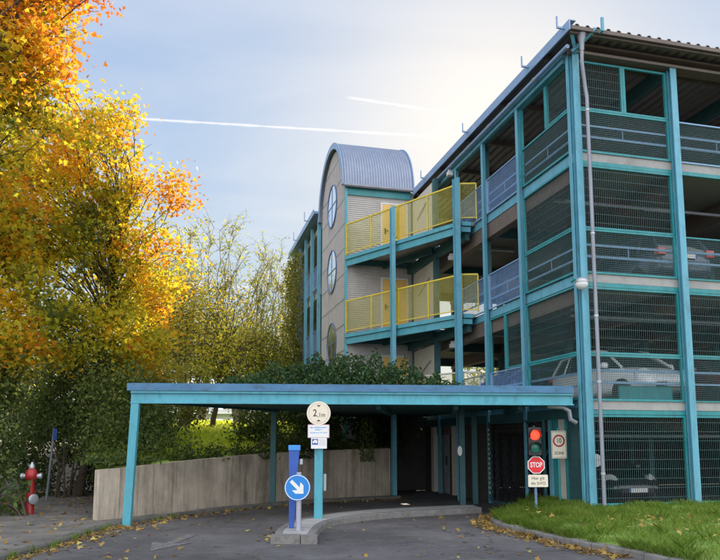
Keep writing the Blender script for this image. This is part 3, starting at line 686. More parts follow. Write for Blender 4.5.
# ------------------------------------------------------------------ ground-storey left side: lattice gate, panels
sc_ = part(MB().box(-.06,.02,1.12,1.30,0,2.3), 'gate_post', M['green'])
part(MB().box(-.06,.02,1.40,1.50,0,2.3), 'gate_post', M['post'])
part(MB().box(-.03,.03,.80,1.08,.2,2.25), 'side_panel', M['cream'])
screen('t', -.03, .1, .78, .15, 2.25, .05, .2)
part(MB().box(.0,.04,.1,.78,.1,2.25), 'side_panel', M['greenbeam'])
part(MB().box(-.08,.02,0.1,10.1,2.15,2.38), 'lintel', M['greenbeam'])
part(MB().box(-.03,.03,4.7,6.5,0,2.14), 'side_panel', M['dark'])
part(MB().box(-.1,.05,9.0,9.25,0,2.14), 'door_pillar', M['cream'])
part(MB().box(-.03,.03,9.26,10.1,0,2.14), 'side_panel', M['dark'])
o = part(MB().box(.05,.09,8.05,8.98,.02,2.1), 'metal_door', M['steel']); MB().box(.01,.045,8.15,8.2,.9,1.2).build('handle', M['black'], o)
mb = MB(); mb.box(-.05,.05,7.3,7.36,0,2.14); mb.box(-.05,.05,7.46,7.52,0,2.14)
for z in [.12*k for k in range(1,18)]: mb.bar((0,7.36,z),(0,7.46,z+.06),.03,.03)
part(mb, 'ladder_post', M['cream'])
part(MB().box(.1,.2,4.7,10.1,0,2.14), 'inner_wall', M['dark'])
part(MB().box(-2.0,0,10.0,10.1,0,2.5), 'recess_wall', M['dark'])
# lattice sliding gate, a thing of its own
g = empty('lattice_gate', W(-.12,1.6,0), ANG, 'tall dark lattice gate closing the garage entry behind the red traffic light', 'gate')
mb = MB(); t0, t1, z0, z1 = .02, 2.9, .1, 2.12
step = .115
k = -30
while k < 60:
    for sg in (1,-1):
        a = t0+k*step; pts = []
        # clip diagonal line to the leaf
        lo = max(t0, a if sg>0 else a-(z1-z0)*.62*0) 
        x0, x1 = a, a+sg*(z1-z0)*.6
        f0, f1 = 0., 1.
        dx = x1-x0
        for lim, s_ in ((t0,1),(t1,-1)):
            ta = (lim-x0)/dx
            if (dx>0) == (s_>0): f0 = max(f0, ta)
            else: f1 = min(f1, ta)
        if f1-f0 > .02: mb.bar((sg*.006, x0+dx*f0, z0+(z1-z0)*f0),(sg*.006, x0+dx*f1, z0+(z1-z0)*f1),.01,.022)
    k += 1
mb.build('lattice', M['black'], g)
mb = MB(); mb.box(-.03,.03,t0-.05,t0,z0,z1+.05); mb.box(-.03,.03,t1,t1+.07,z0,z1+.05); mb.box(-.03,.03,t0,t1,z0-.05,z0); mb.box(-.03,.03,t0,t1,z1,z1+.05); mb.build('frame', M['greenbeam'], g)
for z in [.25+.13*k for k in range(14)]: MB().box(-.05,-.031,t1+.0,t1+.07,z,z+.07).build('guide_plate', M['cream'], g)

# wall lamp on the corner column
l = empty('globe_lamp', W(-.16,-.3,4.98), ANG, 'white globe lamp with grey cap bracketed to the turquoise corner column', 'lamp')
MB().lathe([(.001,-.13),(.07,-.115),(.12,-.06),(.135,0),(.13,.02)], (0,0,0), n=20).build('shade', M['lampwhite'], l, smooth=True)
MB().lathe([(.14,.02),(.145,.05),(.12,.10),(.06,.135),(.01,.14)], (0,0,0), n=20).build('cap', M['steel'], l, smooth=True)
MB().tube([(-.02,0,.08),(-.14,.03,.1),(-.16,.14,.06)], .03, 8).build('bracket', M['green'], l, smooth=True)

# round mirror behind the ground mesh
l = empty('traffic_mirror', W(.42,.35,0), ANG, 'round grey traffic mirror on thin stand behind the ground-level mesh', 'mirror')
MB().disc((0,0,1.25), (0,-1,0), .14, .02, 24).build('mirror_disc', M['steel'], l, smooth=True)
MB().tube([(0,.03,0),(0,.03,1.2)], .015, 6).build('stand', M['steel'], l)

# ------------------------------------------------------------------ entrance canopy
cR, cL = Vector((4.52,14.72,0)), Vector((-4.62,13.92,0))
cn = empty('entrance_canopy', (0,14.3,0), 0, 'low flat canopy with cobalt fascia and turquoise beam over the two driving lanes', 'canopy')
def rel(v): return Vector((v[0], v[1]-14.3, v[2] if len(v) > 2 else 0))
dC = (cR-cL).normalized(); nC = Vector((-dC.y,dC.x,0))
back1, back2, back3 = Vector((-2.3,18.6,0)), W(SX0,10.0), W(-.03,10.0)
pl = [rel(cL+nC*.12), rel(cR+nC*.12), rel(W(-.2,.2)), rel(W(-.2,10.0)), rel(back2), rel(back1)]
MB().prism([(p.x,p.y) for p in pl], 2.5, 2.74).build('roof_deck', M['greenbeam'], cn)
mb = MB(); mb.bar(rel(cL)+Vector((-.05,0,2.745)), rel(cR)+Vector((0,0,2.745)), .10, .15); mb.build('fascia', M['blue'], cn)
mb = MB(); mb.bar(rel(cL)+nC*.04+Vector((.02,0,2.645)), rel(cR)+nC*.04+Vector((0,0,2.645)), .12, .045); mb.bar(rel(cL)+nC*.06+Vector((.02,0,2.53)), rel(cR)+nC*.06+Vector((0,0,2.53)), .06, .18); mb.bar(rel(cL)+nC*.02+Vector((.02,0,2.425)), rel(cR)+nC*.02+Vector((0,0,2.425)), .12, .025); mb.build('front_beam', M['beam'], cn)
mb = MB(); mb.bar(rel(cL)+nC*.12+Vector((.1,0,2.53)), rel(back1)+Vector((.1,0,2.53)), .1, .18); mb.build('side_beam', M['greenbeam'], cn)
mb = MB(); mb.bar(rel(cL)+dC*.12+nC*.02+Vector((0,0,2.41)), rel(cL)+Vector((.02,.08,-.02)), .16, .12, up=(0,1,0)); mb.build('post', M['beam'], cn, bevel=.006)
mb = MB(); x, y = -.84, 14.3; mb.box(x-.085,x+.085,y-14.3-.06,y-14.3+.06,.1,2.41); mb.build('post', M['beam'], cn, bevel=.006)
for p in (back1, Vector((2.6,17.9,0)), Vector((3.1,19.0,0))):
    q = rel(p); MB().box(q.x-.07,q.x+.07,q.y-.07,q.y+.07,0,2.498).build('post', M['greenbeam'], cn)
mb = MB(); mb.tube([(4.0,.55,2.4),(4.32,.5,2.38),(4.45,.5,2.3),(4.47,.5,2.12),(4.6,.52,2.05)], .05, 10); mb.build('drain_pipe', M['zinc'], cn, smooth=True)
for x in (.5,2.2,3.6): MB().bar((x-.1,.9,2.42),(x+.3,4.5,2.42),.1,.14).build('joist', M['greenbeam'], cn)

# ------------------------------------------------------------------ ground, road, pavement, lawn
def poly_sheet(name, pts, z, m, kind='structure'):
    me = MB(); me.add([(x,y,z) for x,y in pts], [tuple(range(len(pts)))]); o = me.build(name, m); return tag(o, kind=kind)
mb = MB(); mb.add([(-300,-200,-.03),(300,-200,-.03),(300,600,-.03),(-300,600,-.03)], [(0,1,2,3)]); tag(mb.build('ground', M['soil']), kind='structure')
poly_sheet('road', [(-30,-30),(30,-30),(30,12),(12,20),(5,24),(-3.5,24),(-9,16),(-30,16)], -.004, M['asphalt'])
def smooth_line(pts, n=8):
    out = []; P = [Vector((*p,0)) for p in pts]
    for i in range(len(P)-1):
        p0 = P[max(i-1,0)]; p1 = P[i]; p2 = P[i+1]; p3 = P[min(i+2,len(P)-1)]
        for k in range(n):
            t = k/n; out.append(.5*((2*p1)+(-p0+p2)*t+(2*p0-5*p1+4*p2-p3)*t*t+(-p0+3*p1-3*p2+p3)*t**3))
    out.append(P[-1]); return out
def kerb(name, pts, h, wd, m, L=1.0, z0=-.03, side=1, chip=.0):
    """a row of kerb stones; pts = the road-side edge, stones lie to the left (side=1) of travel"""
    ln = smooth_line(pts, 10); mb = MB(); acc = 0; cur = [ln[0]]
    segs = []
    for a, b in zip(ln, ln[1:]):
        acc += (b-a).length; cur.append(b)
        if acc >= L: segs.append(cur); cur = [b]; acc = 0
    if len(cur) > 1: segs.append(cur)
    for sg in segs:
        jt = random.uniform(-.006,.006); vs = []; n = len(sg)
        pp = list(sg); d0 = (pp[1]-pp[0]).normalized(); d1 = (pp[-1]-pp[-2]).normalized(); pp[0] = pp[0]+d0*.006; pp[-1] = pp[-1]-d1*.006
        for i, p in enumerate(pp):
            d = (pp[min(i+1,n-1)]-pp[max(i-1,0)]).normalized(); nn = Vector((-d.y,d.x,0))*side
            hh = h+jt
            for off, z in ((0,z0),(.0,hh-.025),(.02,hh),(wd,hh),(wd,z0)):
                q = p+nn*off; vs.append((q.x,q.y,z))
        fs = []
        for i in range(n-1):
            for k in range(4): fs.append((i*5+k,i*5+k+1,(i+1)*5+k+1,(i+1)*5+k))
        fs += [tuple(range(5)), tuple((n-1)*5+k for k in range(5))[::-1]]
        mb.add(vs, fs)
    return tag(mb.build(name, m), kind='structure')
LK = [(-5.6,-8),(-5.35,4),(-5.1,8),(-4.98,10),(-4.84,11.5),(-4.86,12.9),(-4.66,14.1),(-4.05,15.6),(-2.75,17.7),(-1.0,19.4),(1.2,20.7)]
kerb('kerb', LK, .085, .16, M['kerbdark'], side=1)
PAV = [(p.x-.13,p.y) for p in smooth_line(LK[:8],6)]
tag(MB().prism(PAV+[(-4.6,15.6),(-5.4,14.7),(-5.75,15.4),(-7.6,21),(-9.6,26),(-11,26),(-9.4,21),(-8.0,17),(-7.5,14),(-7.4,8),(-7.6,-8)], -.02, .07).build('pavement', M['pavement']), kind='structure')
# lawn bank on the right
RK = [(14,2.2),(9,3.6),(6.6,5.3),(5.2,7.2),(4.35,9.2),(3.92,10.3),(3.36,11.5),(3.0,12.7),(2.66,13.9),(2.78,15.0),(3.3,16.1),(3.95,17.0)]
kerb('kerb', RK, .10, .14, M['kerb'], side=-1, L=.9)
inner = smooth_line(RK, 6)
def lawn_h(f): return .085+.22*(1-(1-f)**1.6)
def shift_in(ln, o):
    out = []
    for i, p in enumerate(ln):
        d = (ln[min(i+1,len(ln)-1)]-ln[max(i-1,0)]).normalized(); out.append(p+Vector((d.y,-d.x,0))*o)
    return out
inn = shift_in(inner, .13)
far = []
for i in range(len(inn)):
    f = i/(len(inn)-1); 
    tgt = W(16*(1-f*1.62), -.0) if f < .617 else W(0.0, (f-.617)/.383*2.6)
    far.append(Vector((tgt.x,tgt.y,0)))
mb = MB(); nr = 8; vs = []
for a, b in zip(inn, far):
    for k in range(nr+1):
        f = k/nr; p = a.lerp(b,f); vs.append((p.x,p.y,lawn_h(f)+.012*sin(p.x*5)*sin(p.y*4)))
fs = [(i*(nr+1)+k,(i+1)*(nr+1)+k,(i+1)*(nr+1)+k+1,i*(nr+1)+k+1) for i in range(len(inn)-1) for k in range(nr)]
mb.add(vs,fs); tag(mb.build('lawn', M['turf']), kind='structure')
def blades(name, P, h, wdt, m, tint, lean=.5, parent=None):
    n = len(P); a = RNG.random(n)*2*pi; d = np.stack([np.cos(a),np.sin(a),np.zeros(n)],1); s = np.stack([-np.sin(a),np.cos(a),np.zeros(n)],1)
    hh = h*(.45+.9*RNG.random(n)**1.3); ln = RNG.random(n)*lean*hh
    up = np.array([0,0,1.])
    v0 = P - s*wdt; v1 = P + s*wdt
    mid = P + d*(ln*.35)[:,None] + up*(hh*.6)[:,None]; v2 = mid + s*wdt*.7; v3 = mid - s*wdt*.7
    v4 = P + d*ln[:,None] + up*hh[:,None]
    V = np.stack([v0,v1,v2,v3,v4],1).reshape(-1,3)
    me = bpy.data.meshes.new(name); me.vertices.add(n*5); me.vertices.foreach_set('co', V.reshape(-1).astype(np.float32))
    idx = (np.arange(n)*5)[:,None]+np.array([0,1,2,4,3])[None,:]
    me.loops.add(n*5); me.loops.foreach_set('vertex_index', idx.reshape(-1).astype(np.int32))
    me.polygons.add(n); me.polygons.foreach_set('loop_start', np.arange(0,n*5,5,dtype=np.int32))
    at = me.attributes.new('tint','FLOAT','POINT'); at.data.foreach_set('value', np.repeat(np.clip(tint,0,1),5).astype(np.float32))
    me.update(calc_edges=True); me.materials.append(m); o = bpy.data.objects.new(name, me); C.objects.link(o); return o
def vnoise(x, y, s=1.):
    return .5+.25*(np.sin(x*2.1*s+np.sin(y*1.7*s)*1.3)+np.sin(y*2.7*s+np.cos(x*1.9*s)*1.5))
nb = 62000
ia = RNG.random(nb)*.78+.22; fb = RNG.random(nb)**.8
ii = ia*(len(inn)-1); i0 = np.minimum(ii.astype(int), len(inn)-2); fr = ii-i0
IN = np.array([p[:] for p in inn]); FA = np.array([p[:] for p in far])
pa = IN[i0]*(1-fr)[:,None]+IN[i0+1]*fr[:,None]; pb = FA[i0]*(1-fr)[:,None]+FA[i0+1]*fr[:,None]
P = pa*(1-fb)[:,None]+pb*fb[:,None]; P[:,2] = .085+.22*(1-(1-fb)**1.6)-.01
cl_ = vnoise(P[:,0],P[:,1],2.2)
keep = (P[:,1] > 6) & ((cl_ > .2) | (RNG.random(len(P)) < .25))
P = P[keep]; cl_ = cl_[keep]
g_ = blades('grass', P, .10, .004, M['grass'], .25+.55*RNG.random(len(P))**1.5*0+.45*cl_+.25*RNG.random(len(P)), .9)
tag(g_, 'long bright green grass on the bank below the garage', 'grass', kind='stuff')
# vary height by clump
co_ = np.empty(len(P)*15, dtype=np.float32); g_.data.vertices.foreach_get('co', co_); co_ = co_.reshape(-1,5,3)
k_ = (.55+.75*cl_)[:,None]; co_[:,:,2] = P[:,2:3]+(co_[:,:,2]-P[:,2:3])*k_; g_.data.vertices.foreach_set('co', co_.reshape(-1)); g_.data.update()

# traffic island
IL = smooth_line([(-1.42,11.85),(-1.47,12.6),(-1.36,13.6),(-1.05,14.6),(-.4,15.6),(.6,16.4),(2.0,17.1),(2.75,17.3)], 6)
IR = smooth_line([(-.76,11.75),(-.74,12.5),(-.70,13.3),(-.5,14.1),(.05,14.9),(.9,15.6),(2.1,16.2),(2.85,16.6)], 6)
mb = MB(); n = len(IL)
vs = [(p.x,p.y,z) for p in IL for z in (-.02,.11,.125)]; 
top = MB(); vsl = []
for a, b in zip(IL, IR):
    d = (b-a).normalized()
    for q, z in ((a,-.02),(a,.105),(a+d*.02,.125),(a+d*.13,.125),(a+d*.132,.117),(b-d*.132,.117),(b-d*.13,.125),(b-d*.02,.125),(b,.105),(b,-.02)): vsl.append((q.x,q.y,z))
fs = [(i*10+k,(i+1)*10+k,(i+1)*10+k+1,i*10+k+1) for i in range(n-1) for k in (0,1,2,3,5,6,7,8)]
fs += [tuple(range(10))[::-1], tuple((n-1)*10+k for k in range(10))]
mb.add(vsl, fs)
mb.box(-1.46,-.98,11.62,11.80,-.02,.135); mb.box(-.965,-.70,11.60,11.78,-.02,.13)
tag(mb.build('traffic_island_kerb', M['kerb']), kind='structure')
mb = MB(); mb.add([vsl[i*10+k] for i in range(n) for k in (4,5)], [(i*2,(i+1)*2,(i+1)*2+1,i*2+1) for i in range(n-1)]); tag(mb.build('traffic_island', M['paving']), kind='structure')

# worn arrow on the asphalt (points toward the lane entering the garage)
def arrow_mesh(loc, ang, Ls=1.9):
    pts = [(-.06,0),(.06,0),(.06,1.1),(.24,.95),(.0,1.9),(-.24,.95),(-.06,1.1)]
    mb = MB(); c, s = cos(ang), sin(ang)
    mb.add([(loc[0]+x*c*1.5-y*s, loc[1]+x*s*1.5+y*c, .0025) for x,y in pts], [tuple(range(7))]); return mb
tag(arrow_mesh((-3.0,12.75), radians(174)).build('road_marking', M['marking']), kind='structure')

# ------------------------------------------------------------------ retaining wall
wl = smooth_line([(-5.32,14.35),(-4.88,15.0),(-4.1,16.6),(-3.15,18.2),(-2.0,19.7),(-.6,21.0),(.3,21.6),(.95,21.95)], 8)
def wtop(p): return 1.08+.055*(p.y-14.4) if p.y < 19 else 1.33+.04*(p.y-19)
mb = MB(); n = len(wl)
acc = 0
tot = [0]
for a,b in zip(wl,wl[1:]): tot.append(tot[-1]+(b-a).length)
def at_len(s):
    for i in range(1,len(tot)):
        if tot[i] >= s: f=(s-tot[i-1])/(tot[i]-tot[i-1]); return wl[i-1].lerp(wl[i],f), (wl[i]-wl[i-1]).normalized()
    return wl[-1], (wl[-1]-wl[-2]).normalized()
rw = empty('retaining_wall', (-5.32,14.35,0), 0, 'curved low retaining wall of board-marked concrete panels left of the lane', 'wall')
s = 0; org = Vector((-5.32,14.35,0))
while s < tot[-1]-.05:
    e = min(s+.5, tot[-1]); (a,da),(b,db) = at_len(s+.006), at_len(e-.006)
    na, nb_ = Vector((-da.y,da.x,0)), Vector((-db.y,db.x,0)); jo = random.uniform(-.006,.006)
    a_, b_ = a-na*jo-org, b-nb_*jo-org; c_, d_ = a+na*.16-org, b+nb_*.16-org
    za, zb = wtop(a), wtop(b)
    pm = MB(); pm.add([(*a_.xy,-.03),(*b_.xy,-.03),(*d_.xy,-.03),(*c_.xy,-.03),(*a_.xy,za),(*b_.xy,zb),(*d_.xy,zb),(*c_.xy,za)], [(3,2,1,0),(4,5,6,7),(0,1,5,4),(1,2,6,5),(2,3,7,6),(3,0,4,7)])
    pm.build('wall_panel', M['boardwall'], rw); s = e
# ------------------------------------------------------------------ raised meadow behind the wall
mb = MB(); rows = [0,.5,1.5,3,6,10,15,22,30,42,60,90]; vs = []
base_pts = [at_len(tot[-1]*k/14)[0] for k in range(15)]
for k, p in enumerate(base_pts):
    f = k/14; a = Vector((-.38,.92,0)).lerp(Vector((.25,.97,0)), f).normalized(); st = p+Vector((-.1,.12,0))
    for r in rows:
        q = st+a*r; z = wtop(p)-.06+ (1-math.exp(-r/22.))*2.4; vs.append((q.x,q.y,z))
nr = len(rows)
fs = [(i*nr+k,(i+1)*nr+k,(i+1)*nr+k+1,i*nr+k+1) for i in range(14) for k in range(nr-1)]
mb.add(vs,fs); tag(mb.build('meadow', M['litturf'], smooth=True), kind='structure')
nb = 26000; k = RNG.random(nb)*9; r = 1.2+40*RNG.random(nb)**1.2
pts = []
for kk, rr in zip(k, r):
    i = int(kk); f = kk-i; p = base_pts[i].lerp(base_pts[i+1],f); ff = kk/14; a = Vector((-.38,.92,0)).lerp(Vector((.25,.97,0)), ff).normalized()
    q = p+Vector((-.1,.12,0))+a*rr; pts.append((q.x,q.y,wtop(p)-.08+(1-math.exp(-rr/22.))*2.4))
P = np.array(pts); o = blades('meadow_grass', P, .16, .012, M['meadow'], .3+.5*vnoise(P[:,0],P[:,1],.8)+.2*RNG.random(nb), .8)
tag(o, 'sunlit yellow-green meadow grass beyond the concrete wall', 'grass', kind='stuff')

# ------------------------------------------------------------------ lettering
def text(name, body, size, m, parent, loc, rot=(pi/2,0,0), squash=1.0, bold=.0, align='CENTER', depth=.0015):
    cu = bpy.data.curves.new(name,'FONT'); cu.body = body; cu.size = size; cu.align_x = align; cu.align_y='CENTER'
    cu.extrude = depth; cu.offset = bold*size; cu.resolution_u = 3; cu.space_line=.85
    t = bpy.data.objects.new('t', cu); C.objects.link(t)
    me = bpy.data.meshes.new_from_object(t.evaluated_get(bpy.context.evaluated_depsgraph_get()))
    bpy.data.objects.remove(t); o = bpy.data.objects.new(name, me); C.objects.link(o); me.materials.clear(); me.materials.append(m)
    o.parent = parent; o.location = loc; o.rotation_euler = rot; o.scale = (squash,1,1); return o
def ring_plate(mb, c, r0, r1, y, n=36):
    cx_, cz = c; vs = []
    for k in range(n): a = 2*pi*k/n; vs += [(cx_+r0*cos(a),y,cz+r0*sin(a)),(cx_+r1*cos(a),y,cz+r1*sin(a))]
    mb.add(vs, [(2*k,2*((k+1)%n),2*((k+1)%n)+1,2*k+1) for k in range(n)])
def flat(mb, pts, y): mb.add([(x,y,z) for x,z in pts], [tuple(range(len(pts)))])
def rrect(w_, h_, r, n=5):
    out = []
    for cx_, cz, a0 in ((w_/2-r,h_/2-r,0),(-w_/2+r,h_/2-r,pi/2),(-w_/2+r,-h_/2+r,pi),(w_/2-r,-h_/2+r,1.5*pi)):
        for k in range(n+1): a = a0+pi/2*k/n; out.append((cx_+r*cos(a), cz+r*sin(a)))
    return out
def plate(mb, pts, y0, y1):
    n = len(pts); mb.add([(x,y0,z) for x,z in pts]+[(x,y1,z) for x,z in pts], [tuple(range(n)),tuple(range(n,2*n))[::-1]]+[(k,n+k,n+(k+1)%n,(k+1)%n) for k in range(n)])

# height limit sign 2,1m
px, py = -.84, 14.3-.14
s_ = empty('height_limit_sign', (px,py,2.225), 0, 'round ivory height sign reading 2,1m above the post on the island', 'sign')
pl = MB(); plate(pl, [(.242*cos(2*pi*k/48),.242*sin(2*pi*k/48)) for k in range(48)], -.012, 0); pl.build('sign_plate', M['ivory'], s_)
rg = MB(); ring_plate(rg, (0,0), .196, .204, -.0135); rg.build('rim', paint('faded_pink_rim',(.62,.40,.30),.5,var=.05,dirt=0), s_)
text('lettering', '2', .20, M['brownink'], s_, (-.075,-.013,.0), squash=.85, bold=.015)
text('lettering', ',1m', .125, M['brownink'], s_, (.055,-.013,-.035), squash=.9, bold=.01)
mb = MB(); flat(mb, [(-.045,.165),(.045,.165),(0,.125)], -.0135); flat(mb, [(-.045,-.165),(0,-.125),(.045,-.165)], -.0135); mb.build('arrow_mark', M['brownink'], s_)
MB().box(-.02,.02,.001,.03,-.2,.2).build('bracket', M['steel'], s_)
# notice under it (text in the photo is too small to read: rows of word-length strokes)
s_ = empty('notice_sign', (px,py,1.862), 0, 'white notice with thin pink border directly under the round height sign', 'sign')
pl = MB(); plate(pl, rrect(.44,.27,.015), -.008, 0); pl.build('sign_plate', paint('pink_border',(.62,.35,.40),.5,var=.02,dirt=0), s_)
pl = MB(); plate(pl, rrect(.415,.245,.01), -.0105, -.0085); pl.build('sign_face', M['white'], s_)
mb = MB()
def strokes(mb, x0, x1, z, h, y):
    x = x0
    while x < x1:
        wl_ = random.uniform(.5,1.0)*h*3; e = min(x+wl_, x1); xx = x
        while xx < e-.004: mb.box(xx, xx+h*.35, y-.001, y, z-h*random.choice((.35,.5)), z+h*random.choice((.35,.5))); xx += h*.55
        x = e+h*.6
strokes(mb,-.17,.17,.075,.028,-.0107); strokes(mb,-.07,.07,.03,.024,-.0107); strokes(mb,-.18,.18,-.03,.02,-.0107)
mb.build('lettering', M['signblue'], s_)
s_ = empty('towing_sign', (px+.01,py,1.62), 0, 'small white sign with blue car pictogram, lowest on the island post', 'sign')
pl = MB(); plate(pl, rrect(.32,.215,.012), -.008, 0); pl.build('sign_plate', M['white'], s_)
mb = MB(); flat(mb, [(-.14,-.03),(-.14,.085),(-.02,.085),(-.02,-.03)][::-1], -.0095); mb.build('blue_field', M['deepblue'], s_)
mb = MB(); flat(mb, [(-.13,.012),(-.128,.04),(-.11,.045),(-.095,.068),(-.05,.068),(-.038,.045),(-.03,.038),(-.03,.012)][::-1], -.0105); ring_plate(mb,(-.108,.008),0.001,.013,-.0108,12); ring_plate(mb,(-.052,.008),0.001,.013,-.0108,12); mb.build('car_pictogram', M['white'], s_)
mb = MB()
for z in (.07,.045,.02,-.005,-.03): strokes(mb, .005,.14,z,.012,-.0085)
mb.build('lettering', M['steel'], s_)
# small pad on the post
MB().box(-.03,.03,-.02,.02,-.17,.17).build('card_box', M['steel'], None, bevel=.008, loc=(-.715,14.33,.83))
tag(bpy.data.objects['card_box'], 'narrow grey card box on the right side of the island post', 'box')

# blue ticket column
tk = empty('ticket_column', (-1.19,12.75,.12), radians(4), 'cobalt blue ticket column behind the round arrow sign', 'ticket column')
mb = MB(); mb.add([(-.085,-.08,0),(.005,-.08,0),(.005,.08,0),(-.085,.08,0),(-.095,-.09,1.0),(.06,-.09,1.0),(.06,.09,1.0),(-.095,.09,1.0),(-.10,-.1,1.37),(.09,-.1,1.37),(.09,.1,1.37),(-.10,.1,1.37)],
 [(3,2,1,0),(0,1,5,4),(1,2,6,5),(2,3,7,6),(3,0,4,7),(4,5,9,8),(5,6,10,9),(6,7,11,10),(7,4,8,11),(8,9,10,11)]); mb.build('body', M['deepblue'], tk, bevel=.006)
MB().box(-.11,.105,-.11,.11,1.372,1.47).build('cap', paint('light_blue_cap',(.05,.28,.72),.3,var=.05,dirt=.1), tk, bevel=.01)
MB().box(.095,.15,-.04,.03,1.12,1.22).build('card_reader', M['steel'], tk, bevel=.006)
# keep-right arrow sign
kr = empty('arrow_sign', (-1.09,12.35,.12), 0, 'round blue sign with white arrow pointing down right on the island tip', 'sign')
MB().tube([(0.02,0,0),(.02,0,1.0)], .048, 14).build('post', paint('lavender_grey_post',(.42,.42,.50),.4,metal=.3,var=.1,dirt=.2), kr, smooth=True)
MB().lathe([(.09,0),(.09,.012),(.05,.02)], (.02,0,0), n=14).build('foot', M['steel'], kr)
zc = .74
pl = MB(); plate(pl, [(.225*cos(2*pi*k/48),zc+.225*sin(2*pi*k/48)) for k in range(48)], -.07, -.058); pl.build('sign_plate', M['signblue'], kr)
rg = MB(); ring_plate(rg,(0,zc),.205,.218,-.0715); rg.build('rim', M['white'], kr)
mb = MB(); c45 = radians(-45)
ap = [(-.15,.028),(.02,.028),(-.055,.105),(-.0,.105+.0),(.135,0),(-.0,-.105),(-.055,-.105),(.02,-.028),(-.15,-.028)]
ap = [(-.16,.03),(.03,.03),(-.03,.10),(.05,.10),(.15,0),(.05,-.10),(-.03,-.10),(.03,-.03),(-.16,-.03)]
flat(mb, [(x*cos(c45)-y*sin(c45), zc+x*sin(c45)+y*cos(c45)) for x,y in ap][::-1], -.0725); mb.build('arrow', M['white'], kr)

# traffic light, stop sign and plate on one pole
X, Y = 3.66, 14.7
pole = empty('sign_pole', (X,Y,.1), 0, 'slim blue-grey pole carrying the stop sign and the red traffic light', 'pole')
MB().tube([(0,0,0),(0,0,1.85)], .03, 12).build('tube', paint('blue_grey_pole',(.16,.24,.38),.4,metal=.3,var=.1,dirt=.2), pole, smooth=True)
MB().lathe([(.034,0),(.034,.03),(.001,.05)], (0,0,1.85), n=12).build('cap', M['black'], pole)
tl = empty('traffic_light', (X-.02,Y-.03,1.66), radians(0), 'two-lamp traffic light showing red above the stop sign', 'traffic light')
mb = MB(); plate(mb, rrect(.27,.58,.03), -.12, -.005); mb.build('housing', M['black'], tl)
for z, mt, nm in ((.13, emit('red_signal_light',(1,.03,.012),2.2), 'red_lamp'), (-.13, M['greenmark'], 'green_lamp')):
    o = MB().lathe([(.105,0),(.10,.012),(.06,.026),(.001,.032)], (0,-.121,z), (0,-1,0), 28).build(nm, mt, tl, smooth=True)
    mb = MB(); n=18; vs=[]
    for k in range(n+1):
        a = pi*(-.12)+pi*1.24*k/n
        for r in (.112,.118):
            vs += [(r*cos(a),-.122,z+r*sin(a)),(r*cos(a),-.122-.13+.03*(1-abs(sin(a))),z+r*sin(a))]
    fs=[]
    for k in range(n): i=k*4; fs += [(i,i+4,i+5,i+1),(i+2,i+3,i+7,i+6),(i+1,i+5,i+7,i+3)]
    mb.add(vs,fs); mb.build('visor', M['black'], tl)
lens = tl.children
st = empty('stop_sign', (X+.01,Y-.06,1.17), 0, 'red octagonal STOP sign below the traffic light', 'sign')
oc = lambda r: [(r*cos(pi/8+pi/4*k), r*sin(pi/8+pi/4*k)) for k in range(8)]
pl = MB(); plate(pl, oc(.19), -.012, 0); pl.build('sign_plate', M['white'], st)
pl = MB(); plate(pl, oc(.172), -.0135, -.0125); pl.build('red_field', paint('sign_red',(.72,.02,.03),.35,var=.04,dirt=.03), st)
text('lettering', 'STOP', .145, M['white'], st, (0,-.0145,-.002), squash=.72, bold=.022)
MB().box(-.03,.03,.001,.03,-.03,.03).build('clamp', M['steel'], st)
sp = empty('supplementary_plate', (X+.04,Y-.06,.845), 0, 'white rectangular plate with two text lines under the STOP sign', 'sign')
pl = MB(); plate(pl, rrect(.41,.25,.02), -.012, 0); pl.build('sign_plate', M['ivory'], sp)
text('lettering', 'Hier gilt', .092, M['ink'], sp, (0,-.0125,.052), squash=.9, bold=0)
text('lettering', 'die StVO', .092, M['ink'], sp, (0,-.0125,-.052), squash=.9, bold=0)
# zone 10 sign
zn = empty('zone_sign', (4.36,15.35,.1), radians(4), 'portrait white sign with 10 in a red ring and the word ZONE', 'sign')
MB().tube([(0,.03,0),(0,.03,1.85)], .025, 10).build('post', M['green'], zn, smooth=True)
pl = MB(); plate(pl, [(x,1.49+z) for x,z in rrect(.335,.60,.02)], -.01, 0); pl.build('sign_plate', M['ivory'], zn)
ed = MB()
for (x0,x1,z0,z1) in ((-.155,.155,1.765,1.772),(-.155,.155,1.208,1.215),(-.155,-.148,1.215,1.765),(.148,.155,1.215,1.765)): flat(ed, [(x0,z0),(x1,z0),(x1,z1),(x0,z1)], -.0112)
ed.build('border', M['ink'], zn)
rg = MB(); ring_plate(rg,(0,1.57),.098,.135,-.0115); rg.build('red_ring', M['red'], zn)
text('lettering', '10', .15, M['ink'], zn, (0,-.0115,1.57), squash=.8, bold=.01)
text('lettering', 'ZONE', .085, M['ink'], zn, (0,-.0115,1.30), squash=.95, bold=.008)

# small oval plaque on dark gate post, hydrant, slim sign post
q = W(-.1,5.4); 
ob = MB(); plate(ob, [(.06*cos(2*pi*k/24),.125*sin(2*pi*k/24)) for k in range(24)], -.01, 0); o = ob.build('oval_plaque', M['steel'], None, loc=(2.53,17.76,1.42)); tag(o, 'small grey oval plaque on a dark post under the canopy', 'plaque')

